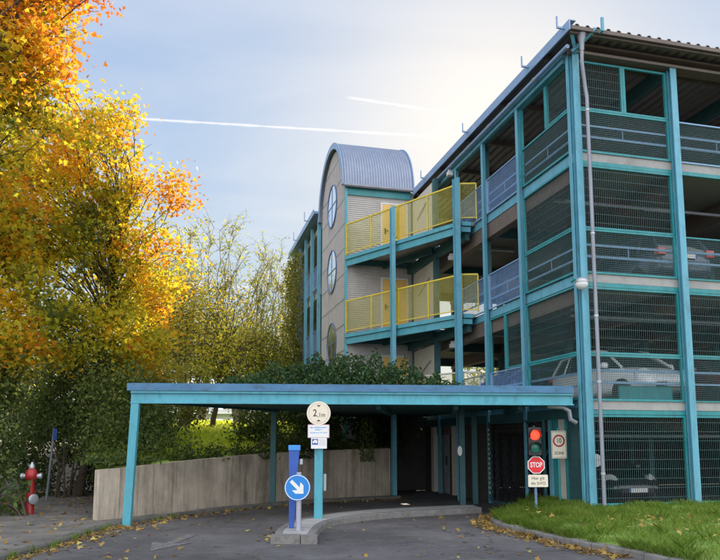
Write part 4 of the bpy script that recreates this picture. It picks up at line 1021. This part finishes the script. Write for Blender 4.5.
hy = empty('fire_hydrant', (-7.28,15.6,.0), radians(10), 'red pillar hydrant with silver caps at the edge of the bushes', 'hydrant')
hy.scale = (.8,.8,.8)
MB().lathe([(.17,0),(.17,.04),(.13,.06),(.115,.1),(.11,.55),(.13,.56),(.13,.6),(.105,.62),(.10,1.0),(.12,1.02),(.16,1.06),(.17,1.14),(.16,1.22),(.11,1.30),(.07,1.33)], (0,0,0), n=20).build('barrel', M['red'], hy, smooth=True)
MB().lathe([(.075,1.33),(.08,1.37),(.07,1.42),(.04,1.45),(.03,1.5),(.001,1.5)], (0,0,0), n=12).build('top_cap', M['steel'], hy, smooth=True)
for sx in (-1,1): MB().lathe([(.06,.12),(.065,.2),(.085,.21),(.085,.27),(.05,.29),(.001,.29)], (0,0,1.12), (sx,0,0), 14).build('side_cap', M['steel'], hy, smooth=True)
o = MB().lathe([(.05,.08),(.06,.14),(.13,.15),(.14,.17),(.14,.2),(.12,.21),(.05,.215),(.001,.215)], (0,0,.5), (.65,-.76,0), 20).build('outlet_cap', M['steel'], hy, smooth=True)
sg = empty('slim_sign_post', (-8.52,19.2,.03), 0, 'tall slim grey post with a small blue plate leaning beside the hydrant', 'sign post')
MB().tube([(0,0,0),(.11,0,1.98)], .032, 10).build('post', M['zinc'], sg, smooth=True)
MB().box(.11,.21,-.05,-.035,1.66,1.98).build('blue_plate', M['deepblue'], sg)

# ------------------------------------------------------------------ cars
def make_car(name, label, col, style='hatch', group='cars parked in the garage'):
    root = empty(name, (0,0,0), 0, label, 'car', group)
    P = carpaint('car_paint_'+name, col)
    Lh = 2.05 if style=='hatch' else 2.2
    # stations: x (forward +), z_low, z_belt, half-width, crown
    st_ = [(-Lh,.42,.62,.62),(-Lh+.06,.30,.92,.76),(-Lh+.35,.24,.98,.84),(-1.2,.22,.98,.87),(-.4,.20,.96,.88),(.5,.20,.95,.88),(1.0,.22,.93,.86),(1.45,.24,.84,.82),(Lh-.25,.27,.74,.76),(Lh-.06,.32,.62,.66),(Lh,.42,.52,.56)]
    mb = MB(); vs = []; n = 12
    for x, zl, zb, hw in st_:
        ring = [(hw*.86,zl),(hw,zl+.12),(hw*1.0,(zl+zb)/2),(hw*.97,zb-.06),(hw*.88,zb),(hw*.45,zb+.035)]
        ring = ring+[(-y,z) for y,z in ring[::-1]]
        vs += [(x,y,z) for y,z in ring]
    fs = [(i*n+k,i*n+(k+1)%n,(i+1)*n+(k+1)%n,(i+1)*n+k) for i in range(len(st_)-1) for k in range(n)]
    fs += [tuple(range(n))[::-1], tuple((len(st_)-1)*n+k for k in range(n))]
    mb.add(vs,fs); body = mb.build('body', P, root, smooth=True); sb = body.modifiers.new('s','SUBSURF'); sb.levels=1; sb.render_levels=2
    g = [(-Lh+.12,.95,.70),(-Lh+.42,1.36,.60),(-.7,1.45,.60),(.1,1.43,.60),(.42,1.36,.59),(1.18,.90,.72)]
    if style != 'hatch': g = [(-1.75,.94,.68),(-1.15,1.34,.58),(-.6,1.41,.58),(.1,1.41,.58),(.4,1.34,.57),(1.15,.90,.70)]
    mb = MB(); vs = []
    for x, z, hw in g: vs += [(x,hw,z),(x,-hw,z),(x,-.76,.9),(x,.76,.9)]
    fs = [(i*4+k,i*4+(k+1)%4,(i+1)*4+(k+1)%4,(i+1)*4+k) for i in range(len(g)-1) for k in range(4)]+[(3,2,1,0),tuple((len(g)-1)*4+k for k in range(4))]
    mb.add(vs,fs); gl = mb.build('windows', M['glass'], root, smooth=True)
    mb = MB()
    for sy in (1,-1):
        pts = [(x,sy*(hw+.012),z+.012) for x,z,hw in g]; mb.tube(pts, .035, 6)
        mb.bar((-.35,sy*.79,.92),(-.3,sy*.62,1.43),.07,.02); mb.bar((-1.25,sy*.79,.94),(-1.2,sy*.62,1.40),.09,.02)
    rf = [(x,hw,z) for x,z,hw in g[1:-1]]; n = len(rf)
    mb.add([(x,hw,z+.03) for x,hw,z in rf]+[(x,-hw,z+.03) for x,hw,z in rf]+[(x,0,z+.055) for x,hw,z in rf], [(i,i+1,2*n+i+1,2*n+i) for i in range(n-1)]+[(2*n+i,2*n+i+1,n+i+1,n+i) for i in range(n-1)])
    mb.build('roof', P, root, smooth=True)
    for sx in (1.28,-1.28):
        for sy in (1,-1):
            wh = MB().lathe([(.22,-.1),(.30,-.1),(.315,-.07),(.315,.07),(.30,.1),(.22,.1)], (sx,sy*.78,.315), (0,1,0), 28).build('wheel', M['rubber'], root, smooth=True)
            mb = MB(); mb.lathe([(.215,.05),(.20,.085),(.05,.07),(.001,.075)], (sx,sy*.78,.315), (0,sy,0), 20)
            for k in range(5):
                a = 2*pi*k/5; mb.bar((sx+.05*cos(a),sy*(.78+.088),.315+.05*sin(a)),(sx+.2*cos(a),sy*(.78+.09),.315+.2*sin(a)),.05,.02,up=(0,1,0))
            mb.build('rim', M['steel'], wh)
            MB().lathe([(.40,0),(.40,.012)], (sx,sy*.875,.33), (0,sy,0), 28).build('wheel_arch', M['black'], root) if False else None
    for sy in (1,-1):
        mb = MB(); mb.add([(1.80,sy*.38,.66),(1.97,sy*.40,.58),(1.80,sy*.74,.60),(1.45,sy*.81,.76),(1.55,sy*.70,.80),(1.92,sy*.38,.66)], [(0,1,2,3,4,5)] if sy<0 else [(5,4,3,2,1,0)])
        mb = MB().lathe([(.001,.03),(.12,.03),(.19,.0),(.20,-.12)], (Lh-.24,sy*.60,.66), (.75,sy*.45,.35), 16); o = mb.build('headlight', M['lens'], root, smooth=True)
        MB().box(-Lh+.0,-Lh+.16,min(sy*.56,sy*.79),max(sy*.56,sy*.79),.78,.96).build('tail_light', M['redlens'], root, bevel=.02)
        mb = MB(); mb.box(.72,.86,min(sy*.86,sy*1.02),max(sy*.86,sy*1.02),.92,1.05); mb.build('wing_mirror', P, root, bevel=.03)
        MB().box(-.1,.06,min(sy*.885,sy*.90),max(sy*.885,sy*.90),.80,.825).build('door_handle', M['black'], root)
    MB().box(Lh-.06,Lh+.012,-.45,.45,.38,.50).build('grille', M['black'], root, bevel=.01)
    for x in (Lh+.02, -Lh-.02):
        z = .40 if x > 0 else .72
        o = MB().box(x-.008,x+.008,-.26,.26,z,z+.11).build('number_plate', M['white'], root)
        e = .010 if x>0 else -.010
        MB().box(x+e-.001,x+e+.001,-.26,-.215,z,z+.11).build('blue_strip', M['deepblue'], o)
    return root
def place(o, s, t, z, fwd):          # fwd: angle in the garage frame, measured from +s
    p = W(s,t,z); o.location = p; o.rotation_euler = (0,0,ANG+radians(fwd))
car1 = make_car('silver_hatchback', 'silver hatchback nosed up to the first-level mesh of the corner bay', (.95,.97,1.0)); place(car1, 2.55, 2.5, 2.51, -89)
car2 = make_car('dark_hatchback', 'dark blue-grey hatchback seen from behind on the second parking level', (.05,.075,.11)); place(car2, 3.35, 2.7, 5.29, 89)
car3 = make_car('dark_red_hatchback', 'dark red car behind the first-level mesh right of the second column', (.14,.015,.02)); place(car3, 5.4, 2.9, 2.51, -88)
car4 = make_car('blue_hatchback', 'blue car on the first level seen past the balcony post', (.04,.10,.35)); place(car4, 2.4, 7.6, 2.51, -175)
car5 = make_car('black_saloon', 'black car deep inside the first parking level', (.02,.02,.025), 'saloon'); place(car5, 4.2, 11.3, 2.51, -90)
car6 = make_car('grey_saloon', 'grey car facing out behind the ground-level mesh', (.02,.022,.025), 'saloon'); place(car6, 2.7, 4.2, .015, -92)
mb = MB(); mb.box(.9,2.25,.10,.14,2.52,2.86)
o = mb.build('infill_panel', M['green'], B)

# ------------------------------------------------------------------ trees and plants
def t_maple(x,y,z): return .42+.045*(z-6)+.05*(x+8)*.6+.16*(vnoise(x,z,.55)-.5)*2-.1*(z<5)
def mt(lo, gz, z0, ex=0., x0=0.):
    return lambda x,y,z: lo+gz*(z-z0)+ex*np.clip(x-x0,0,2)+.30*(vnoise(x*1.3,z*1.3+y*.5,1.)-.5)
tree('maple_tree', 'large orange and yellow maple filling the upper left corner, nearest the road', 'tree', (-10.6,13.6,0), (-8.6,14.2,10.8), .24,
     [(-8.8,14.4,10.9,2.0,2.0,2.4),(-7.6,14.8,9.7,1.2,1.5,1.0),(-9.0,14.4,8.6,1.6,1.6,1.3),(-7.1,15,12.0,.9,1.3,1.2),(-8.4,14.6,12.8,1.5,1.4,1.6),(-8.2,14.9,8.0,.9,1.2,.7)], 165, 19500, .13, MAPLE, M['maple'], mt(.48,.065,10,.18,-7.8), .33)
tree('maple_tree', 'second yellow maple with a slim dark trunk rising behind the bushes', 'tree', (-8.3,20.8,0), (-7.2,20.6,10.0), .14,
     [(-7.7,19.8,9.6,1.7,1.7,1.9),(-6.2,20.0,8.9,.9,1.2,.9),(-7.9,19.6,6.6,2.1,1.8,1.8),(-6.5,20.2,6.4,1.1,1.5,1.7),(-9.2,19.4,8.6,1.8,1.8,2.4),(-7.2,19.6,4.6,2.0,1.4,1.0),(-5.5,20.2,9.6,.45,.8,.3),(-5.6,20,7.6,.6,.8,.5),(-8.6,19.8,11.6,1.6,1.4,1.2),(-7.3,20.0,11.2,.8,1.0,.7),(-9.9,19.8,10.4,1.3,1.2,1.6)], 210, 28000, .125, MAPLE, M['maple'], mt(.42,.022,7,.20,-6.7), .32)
tree('maple_tree', 'yellow-green maple low on the far left above the dark bushes', 'tree', (-11.6,18.5,0), (-10.2,17.9,6.8), .16,
     [(-9.8,17.6,5.0,1.9,1.6,1.6),(-8.1,17.8,4.5,1.4,1.4,.9),(-10.2,17.7,7.2,1.8,1.6,1.6),(-8.9,17.4,6.6,1.1,1.2,1.0)], 95, 13000, .13, MAPLE, M['maple'], mt(.42,.02,5), .34)

def shrub(name, label, base, blobs, n, size, m, tintf, group='bushes along the pavement', stems=7, shape=OVAL, clus=90, spread=.22):
    root = empty(name, base, 0, label, 'bush', group); bx = Vector(base)
    cc = in_blobs(blobs, clus, .6); i = RNG.integers(0,clus,n); P = cc[i]+RNG.normal(size=(n,3))*spread
    P[:,2] = np.maximum(P[:,2], base[2]+.03)
    tint = np.array(tintf(P[:,0],P[:,1],P[:,2]))+RNG.normal(size=n)*.14+(RNG.normal(size=clus)*.12)[i]
    leaves('foliage', P-np.array(base), size, shape, m, tint, root, flat=.4)
    mb = MB()
    for k in range(stems):
        q = Vector(cc[k])-bx; limb(mb, (random.uniform(-.2,.2),random.uniform(-.2,.2),-.05), q, .035, .008, .2, 5, 6)
    mb.build('stem', M['bark'], root); return root
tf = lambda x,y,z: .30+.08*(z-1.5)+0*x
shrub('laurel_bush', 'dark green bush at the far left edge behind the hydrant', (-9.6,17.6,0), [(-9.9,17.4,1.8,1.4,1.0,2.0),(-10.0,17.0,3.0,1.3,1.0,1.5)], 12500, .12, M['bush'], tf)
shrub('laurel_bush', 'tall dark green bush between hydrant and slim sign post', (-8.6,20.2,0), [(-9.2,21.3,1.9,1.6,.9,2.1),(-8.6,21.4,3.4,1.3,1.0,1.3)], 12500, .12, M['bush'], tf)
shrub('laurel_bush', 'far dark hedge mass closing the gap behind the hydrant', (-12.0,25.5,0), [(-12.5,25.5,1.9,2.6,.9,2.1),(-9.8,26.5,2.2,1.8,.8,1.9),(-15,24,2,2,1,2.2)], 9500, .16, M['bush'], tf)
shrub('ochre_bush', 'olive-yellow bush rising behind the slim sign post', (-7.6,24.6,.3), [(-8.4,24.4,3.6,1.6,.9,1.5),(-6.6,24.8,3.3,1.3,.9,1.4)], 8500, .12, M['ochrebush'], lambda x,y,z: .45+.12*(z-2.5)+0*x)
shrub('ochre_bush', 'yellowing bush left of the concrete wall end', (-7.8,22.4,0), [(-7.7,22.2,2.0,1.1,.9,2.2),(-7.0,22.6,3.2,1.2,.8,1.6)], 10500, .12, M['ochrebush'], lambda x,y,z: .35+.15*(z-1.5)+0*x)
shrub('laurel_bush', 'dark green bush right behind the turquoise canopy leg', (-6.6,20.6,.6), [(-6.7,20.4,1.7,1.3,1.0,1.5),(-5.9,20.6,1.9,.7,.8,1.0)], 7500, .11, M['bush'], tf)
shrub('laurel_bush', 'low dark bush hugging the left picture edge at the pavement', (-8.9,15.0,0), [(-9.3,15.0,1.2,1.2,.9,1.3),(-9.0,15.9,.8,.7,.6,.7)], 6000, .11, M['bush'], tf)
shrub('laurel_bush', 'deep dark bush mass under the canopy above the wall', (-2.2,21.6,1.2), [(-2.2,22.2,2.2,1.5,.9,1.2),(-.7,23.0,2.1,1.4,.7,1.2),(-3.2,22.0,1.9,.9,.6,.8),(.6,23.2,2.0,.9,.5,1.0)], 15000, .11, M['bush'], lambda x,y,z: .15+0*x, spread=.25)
shrub('undergrowth_bush', 'low dark undergrowth running along the top of the concrete wall', (-3.2,19.0,1.2), [(-5.45,15.2,1.15,.35,.45,.28),(-5.1,16.0,1.2,.45,.5,.32),(-4.5,17.2,1.2,.5,.4,.22),(-3.9,18.1,1.22,.55,.4,.2),(-3.1,19.1,1.28,.6,.4,.24),(-2.1,20.3,1.4,.7,.4,.45),(-.9,21.5,1.5,.8,.4,.5)], 10500, .09, M['bush'], lambda x,y,z: .3+0*x, spread=.14, stems=5)
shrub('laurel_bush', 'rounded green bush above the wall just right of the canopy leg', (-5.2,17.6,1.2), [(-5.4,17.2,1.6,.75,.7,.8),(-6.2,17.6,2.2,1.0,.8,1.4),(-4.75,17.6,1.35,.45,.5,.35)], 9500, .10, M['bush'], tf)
shrub('hydrant_weed', 'broad-leaved weed growing round the hydrant', (-7.3,15.35,0), [(-7.35,15.3,.75,.2,.15,.35),(-7.55,15.35,.3,.35,.2,.3)], 130, .16, M['ivy'], lambda x,y,z: .8+0*x, clus=20, spread=.1, stems=4, group='bushes along the pavement')

# back row of denser trees over the canopy, left to middle
def t_olive(x,y,z): return .62+.06*(z-5)-.04*(x+4)+.1*(vnoise(x,z,.7)-.5)
tree('broadleaf_tree', 'olive-yellow tree behind the canopy left end', 'tree', (-9.3,27.5,1.6), (-8.4,27.8,8), .17,
     [(-7.4,27.5,5.6,2.6,2,2.2),(-5.6,28,4.9,1.6,1.6,1.1),(-8.5,27,7.4,2.6,2,1.6)], 130, 8500, .13, OVAL, M['maplegreen'], lambda x,y,z: .66+.05*(z-5)+0*x, .5, 'trees beyond the wall')
tree('broadleaf_tree', 'sparse olive tree with arching branches above the middle of the canopy', 'tree', (-6.6,31,1.9), (-5.6,30.8,6.8), .15,
     [(-5.6,30.5,6.4,2.1,1.8,1.9),(-4.6,31,5.4,1.6,1.5,1.2),(-7.4,31,8.4,1.7,1.5,1.3)], 85, 4600, .12, OVAL, M['olive'], t_olive, .42, 'trees beyond the wall', fork=.2)
tree('broadleaf_tree', 'thin green tree against bright sky left of the stair tower', 'tree', (-4.4,32,1.9), (-4.5,32,6.6), .10,
     [(-4.4,32,5.6,1.4,1.2,1.2),(-5.4,32,4.9,1.3,1.2,.9),(-3.9,30.5,4.6,.8,1.0,.9)], 80, 4600, .12, OVAL, M['olive'], lambda x,y,z: .5+.05*(z-5)+0*x, .4, 'trees beyond the wall', fork=.2)
tree('broadleaf_tree', 'pale-trunked tree standing in the sunlit meadow', 'tree', (-11.4,50,2.9), (-11.3,50,11), .34,
     [(-11.5,50,8.9,4,3,2.4),(-16,50,9.5,3,3,3),(-10,51,7.2,2.6,2,.9)], 110, 8000, .24, OVAL, M['maplegreen'], lambda x,y,z: .5+.05*(z-7)+0*x, .8, 'trees beyond the wall', bark='palebark', fork=.4)
# bare-branched wispy trees
def wispy(label, base, n, hgt, sprd, leaf_n, az=0):
    root = empty('bare_tree', base, 0, label, 'tree', 'bare trees against the sky'); mb = MB(); tw = MB(); pts = []
    for k in range(n):
        a = random.uniform(0,2*pi); r = random.uniform(.2,1)*sprd; h = hgt*random.uniform(.65,1.)
        q = Vector((r*cos(a)+az*h*.1, r*sin(a)*.5, h)); p = limb(mb, (random.uniform(-.15,.15),random.uniform(-.15,.15),-.1), q, .05, .007, .14, 5, 12)
        for j in range(9):
            i = random.randint(4,12); s = p[i]; e = s+Vector((random.uniform(-1,1)*.9,random.uniform(-.6,.6),random.uniform(.3,1.5)))*(1.4-i*.06)
            t = limb(tw, s, e, .016, .004, .12, 3, 6); pts += t[2:]
            for _ in range(3):
                s2 = random.choice(t[1:]); e2 = s2+Vector((random.uniform(-1,1),random.uniform(-1,1)*.5,random.uniform(0,1)))*.55
                tt = limb(tw, s2, e2, .008, .003, .1, 3, 3); pts += tt[1:]
    mb.build('trunk', M['palebark'], root); tw.build('branches', M['palebark'], root)
    pts = np.array([p[:] for p in pts]); P = pts[RNG.integers(0,len(pts),leaf_n)]+RNG.normal(size=(leaf_n,3))*.06
    leaves('crown', P, .115, OVAL, M['maplegreen'], .55+.22*RNG.normal(size=leaf_n), root)
    return root
wispy('nearly bare many-stemmed tree just right of the maples', (-7.6,30,1.9), 20, 9.4, 2.8, 4200, 1.6)
wispy('nearly bare many-stemmed tree against the sky in the gap before the tower', (-6.2,35,2.0), 22, 10.0, 2.6, 3600, 1.2)
wispy('nearly bare slender tree beside the creeper on the rear wing', (-4.5,38,2.2), 10, 9.6, 1.6, 2600, .1)

# creeper on the rear wing's far corner, ivy over the canopy and tower foot
def ivy(name, label, pfun, n, size, m, tint, base=(0,0,0), cat='ivy', stems=None):
    root = empty(name, base, 0, label, cat)
    P = pfun(n); leaves('foliage', P-np.array(base), size, OVAL, m, tint+RNG.normal(size=n)*.2, root, flat=.1, droop=1.0)
    if stems: 
        mb = MB()
        for p, q in stems: limb(mb, Vector(p)-Vector(base), Vector(q)-Vector(base), .02, .008, .08, 5, 8)
        mb.build('stem', M['bark'], root)
    return root
def wing_p(n):
    t = 18.2+RNG.random(n)*3.6; z = 1+RNG.random(n)*9.6; lump = .12+.35*vnoise(t,z,1.1); s = WS0-.15-RNG.random(n)*lump*1.8
    return np.array([W(a,b,c)[:] for a,b,c in zip(s,t,z)])
b_ = W(WS0-.3,20.5,1.5)
ivy('wall_creeper', 'browning creeper hanging over the far corner of the rear wing', wing_p, 8000, .13, M['brownivy'], .4, tuple(b_), 'creeper', [(W(WS0-.2,19+k*.6,1.2), W(WS0-.25,19+k*.5,9.8)) for k in range(5)])
def can_p(n):
    # mounds on the canopy roof, profile over X
    out = []
    cs = [(-3.0,18.2,.40,.9),(-3.7,17.4,.2,.7),(-2.0,19.4,.66,1.1),(-1.1,19.8,.78,1.0),(-.3,19.2,.80,.9),(.45,18.9,.76,.8),(1.1,18.5,.62,.7),(-2.8,18.8,.45,.9),(1.8,18.2,.42,.6),(2.4,18.0,.30,.5)]
    v = np.array([c[2]*c[3]**1.6 for c in cs]); i = RNG.choice(len(cs), n, p=v/v.sum()); c = np.array(cs)[i]
    d = RNG.normal(size=(n,3)); d /= np.linalg.norm(d,axis=1)[:,None]; d[:,2] = np.abs(d[:,2]); r = .7+.32*RNG.random(n)
    lump = 1+.16*np.sin(d[:,0]*9+i)*np.sin(d[:,2]*8+i*2)
    return np.stack([c[:,0]+d[:,0]*c[:,3]*r*lump, c[:,1]+d[:,1]*.9*r*lump, 2.74+d[:,2]*c[:,2]*1.68*r*lump],1)
ivy('ivy_mound', 'dense ivy heaped on the canopy roof under the lower balcony', can_p, 17000, .10, M['ivy'], .45, (0,19.6,2.74), 'ivy', [((x,19.6,2.74),(x+.4,19.5,3.6)) for x in (-1.8,-.9,0,.6,1.2)])
def tower_p(n):
    t = 9.9+RNG.random(n)*5.5; z = 1.2+RNG.random(n)**1.4*(2.9+.5*np.sin(t*2)); s = SX0-.05-RNG.random(n)*.6
    return np.array([W(a,b,c)[:] for a,b,c in zip(s,t,z)])
ivy('tower_ivy', 'ivy climbing the foot of the stair tower side wall', tower_p, 7000, .11, M['ivy'], .5, tuple(W(SX0-.2,12,1.2)), 'ivy', [(W(SX0-.1,11+k,1.2),W(SX0-.1,11+k,3.8)) for k in range(3)])
def wall_p(n):
    x = .0+RNG.random(n)*.45; f = RNG.random(n); return np.stack([x, 21.2+RNG.random(n)*.2, 1.1+f*1.25],1)
ivy('hanging_ivy', 'thin ivy strand hanging down behind the island post', wall_p, 500, .07, M['ivy'], .9, (.2,21.3,1.1), 'ivy', [((.1,21.3,1.1),(.15,21.3,2.4)),((.35,21.3,1.1),(.3,21.3,2.4))])

# ------------------------------------------------------------------ beyond: apartment block, tree line
ab = empty('apartment_building', (-21,95,3), 0, 'distant white apartment block glimpsed over the meadow', 'building')
MB().box(-9,9,0,10,-3,11).build('wall', M['cream'], ab)
MB().box(-9.3,9.3,-.3,10.3,11.002,11.6).build('roof', M['zinc'], ab)
for r in range(4):
    MB().box(-9.1,9.1,-1.0,-.003,-.4+r*2.8,-.1+r*2.8).build('balcony', M['white'], ab)
    for c in range(6): 
        o = MB().box(-8.2+c*2.9,-6.4+c*2.9,-.02,.0-.001,.2+r*2.8,1.7+r*2.8).build('window', M['winglass'], ab)
        MB().box(-8.3+c*2.9,-8.21+c*2.9,-.05,-.001,.1+r*2.8,1.8+r*2.8).build('frame', M['doorf'], o)
for k, (x,y,h) in enumerate(((-46,80,13),(-36,72,12),(-30,64,9),(-7,75,9),(4,82,10),(-1,60,7),(16,78,12),(28,74,11))):
    tree('distant_tree', ['far autumn tree at the left end of the skyline','second far tree from the left beyond the meadow','far low tree left of the apartment block','far tree right of the apartment block','far tree showing behind the rear wing','small far tree behind the canopy bushes','far tree seen through the open parking levels','rightmost far tree behind the garage'][k], 'tree',
         (x,y,3), (x,y,3+h*.8), .3, [(x,y,3+h*.62,h*.42,h*.38,h*.40)], 60, 2600, .42, OVAL, M['maplegreen'] if k%2 else M['ochrebush'], lambda x,y,z: .45+.1*(vnoise(x,z,.3)-.5)+0*x, 1.0, 'far tree line')
tag(MB().box(-140,140,128,131,2.0,9).build('far_woodland', paint('far_woodland_green',(.06,.08,.045),.95,var=.4,dirt=.4,scale=.15)), 'far dark strip of woodland closing the horizon', 'woodland', kind='stuff')

# ------------------------------------------------------------------ fallen leaves
def scatter_line(ln, n, a, b, side=1):
    out = []
    for _ in range(n):
        i = random.randrange(len(ln)-1); p = ln[i].lerp(ln[i+1], random.random()); d = (ln[i+1]-ln[i]).normalized()
        o = a+(b-a)*random.random()**1.8; q = p+Vector((d.y,-d.x,0))*o*side; out.append((q.x,q.y,.006+random.random()*.01))
    return out
L_ = []
L_ += scatter_line(smooth_line(LK[3:],8), 420, .02, .5)
L_ += scatter_line(smooth_line(LK[3:],8), 90, .02, 1.6)
L_ += scatter_line(smooth_line(RK[5:],8), 620, .02, .42, -1)
L_ += scatter_line(smooth_line(RK[4:],8), 60, .1, 1.6, -1)
L_ += scatter_line(IL, 60, .02, .3, -1)
for _ in range(130): L_.append((random.uniform(-5,3.2), random.uniform(9,17), .006))
for _ in range(330): 
    y = random.uniform(9,22); L_.append((random.uniform(-7.4-(y-14)*.2 if y>14 else -7.4, -5.2-(max(y-14,0))*.3), y, .08))
for _ in range(700):
    y = random.uniform(10,24); L_.append((-7.4-max(y-15,0)*.27-random.random()**1.3*1.6, y, -.02+random.random()*.05))
P = np.array(L_); o = leaves('fallen_leaves', P, .10, MAPLE, M['litter'], .55+.25*RNG.normal(size=len(P)), flat=3.0, droop=0)
tag(o, 'brown and yellow fallen leaves scattered along the kerbs and pavement', 'leaves', kind='stuff')
P = np.array(scatter_line(smooth_line(RK[5:],8), 1500, .0, .3, -1)+scatter_line(smooth_line(LK[3:9],8), 900, .0, .2))
o = leaves('leaf_crumbs', P, .045, OVAL, M['litter'], .6+.25*RNG.normal(size=len(P)), flat=3.0, droop=0)
tag(o, 'fine crumbled leaf litter in the gutters beside the kerbs', 'leaves', kind='stuff')

tf_ = [q for q in scatter_line(smooth_line(LK[3:8],8), 900, -.04, .06)]
P = np.array(tf_); P = P[vnoise(P[:,0],P[:,1],3.5) > .55]; P[:,2] = 0
o = blades('kerb_weeds', P, .10, .004, M['grass'], .3+.4*RNG.random(len(P)), .9); tag(o, 'small grass tufts growing along the pavement kerb', 'weeds', kind='stuff')

tl_ = []
for _ in range(95):
    k = random.uniform(.25,.99)*(len(inn)-1); i = int(k); f = k-i; a = inn[i].lerp(inn[min(i+1,len(inn)-1)],f); b = far[i].lerp(far[min(i+1,len(far)-1)],f)
    g_f = random.random()**2.2; c = a.lerp(b, g_f)
    for _ in range(random.randint(20,60)): tl_.append((c.x+random.gauss(0,.07), c.y+random.gauss(0,.07), lawn_h(g_f)-.02))
P = np.array(tl_); o = blades('grass_tufts', P, .16, .0035, M['grass'], .30+.3*RNG.random(len(P))+.35*(RNG.random(len(P))<.12), 1.0)
tag(o, 'taller coarse grass tufts leaning over the right-hand kerb', 'grass', kind='stuff')
P = np.array([(p.x+random.gauss(0,.05)-.02, p.y+random.gauss(0,.05), .09) for _ in range(2600) for p in [inn[int(len(inn)*.45)+random.randrange(int(len(inn)*.55)-1)]]])
i_ = RNG.integers(int(len(inn)*.4), len(inn)-1, 4200); f_ = RNG.random(4200)[:,None]
P = IN[i_]*(1-f_)+IN[i_+1]*f_; P = P + RNG.normal(size=P.shape)*.035; P[:,2] = .085
k_ = vnoise(P[:,0],P[:,1],3.0) > .42; P = P[k_]
o = blades('kerb_grass', P, .13, .004, M['grass'], .3+.5*RNG.random(len(P)), 1.3); tag(o, 'ragged grass fringe spilling onto the right-hand kerb stones', 'grass', kind='stuff')
P = np.array([(random.uniform(3.2,8.5), random.uniform(9,15), .30) for _ in range(320)]); P = P[(P[:,0]-3)*1.5+P[:,1] > 13]
o = leaves('lawn_leaves', P, .08, MAPLE, M['litter'], .7+.25*RNG.normal(size=len(P)), flat=2.0); tag(o, 'a few yellow leaves lying on the lawn', 'leaves', kind='stuff')
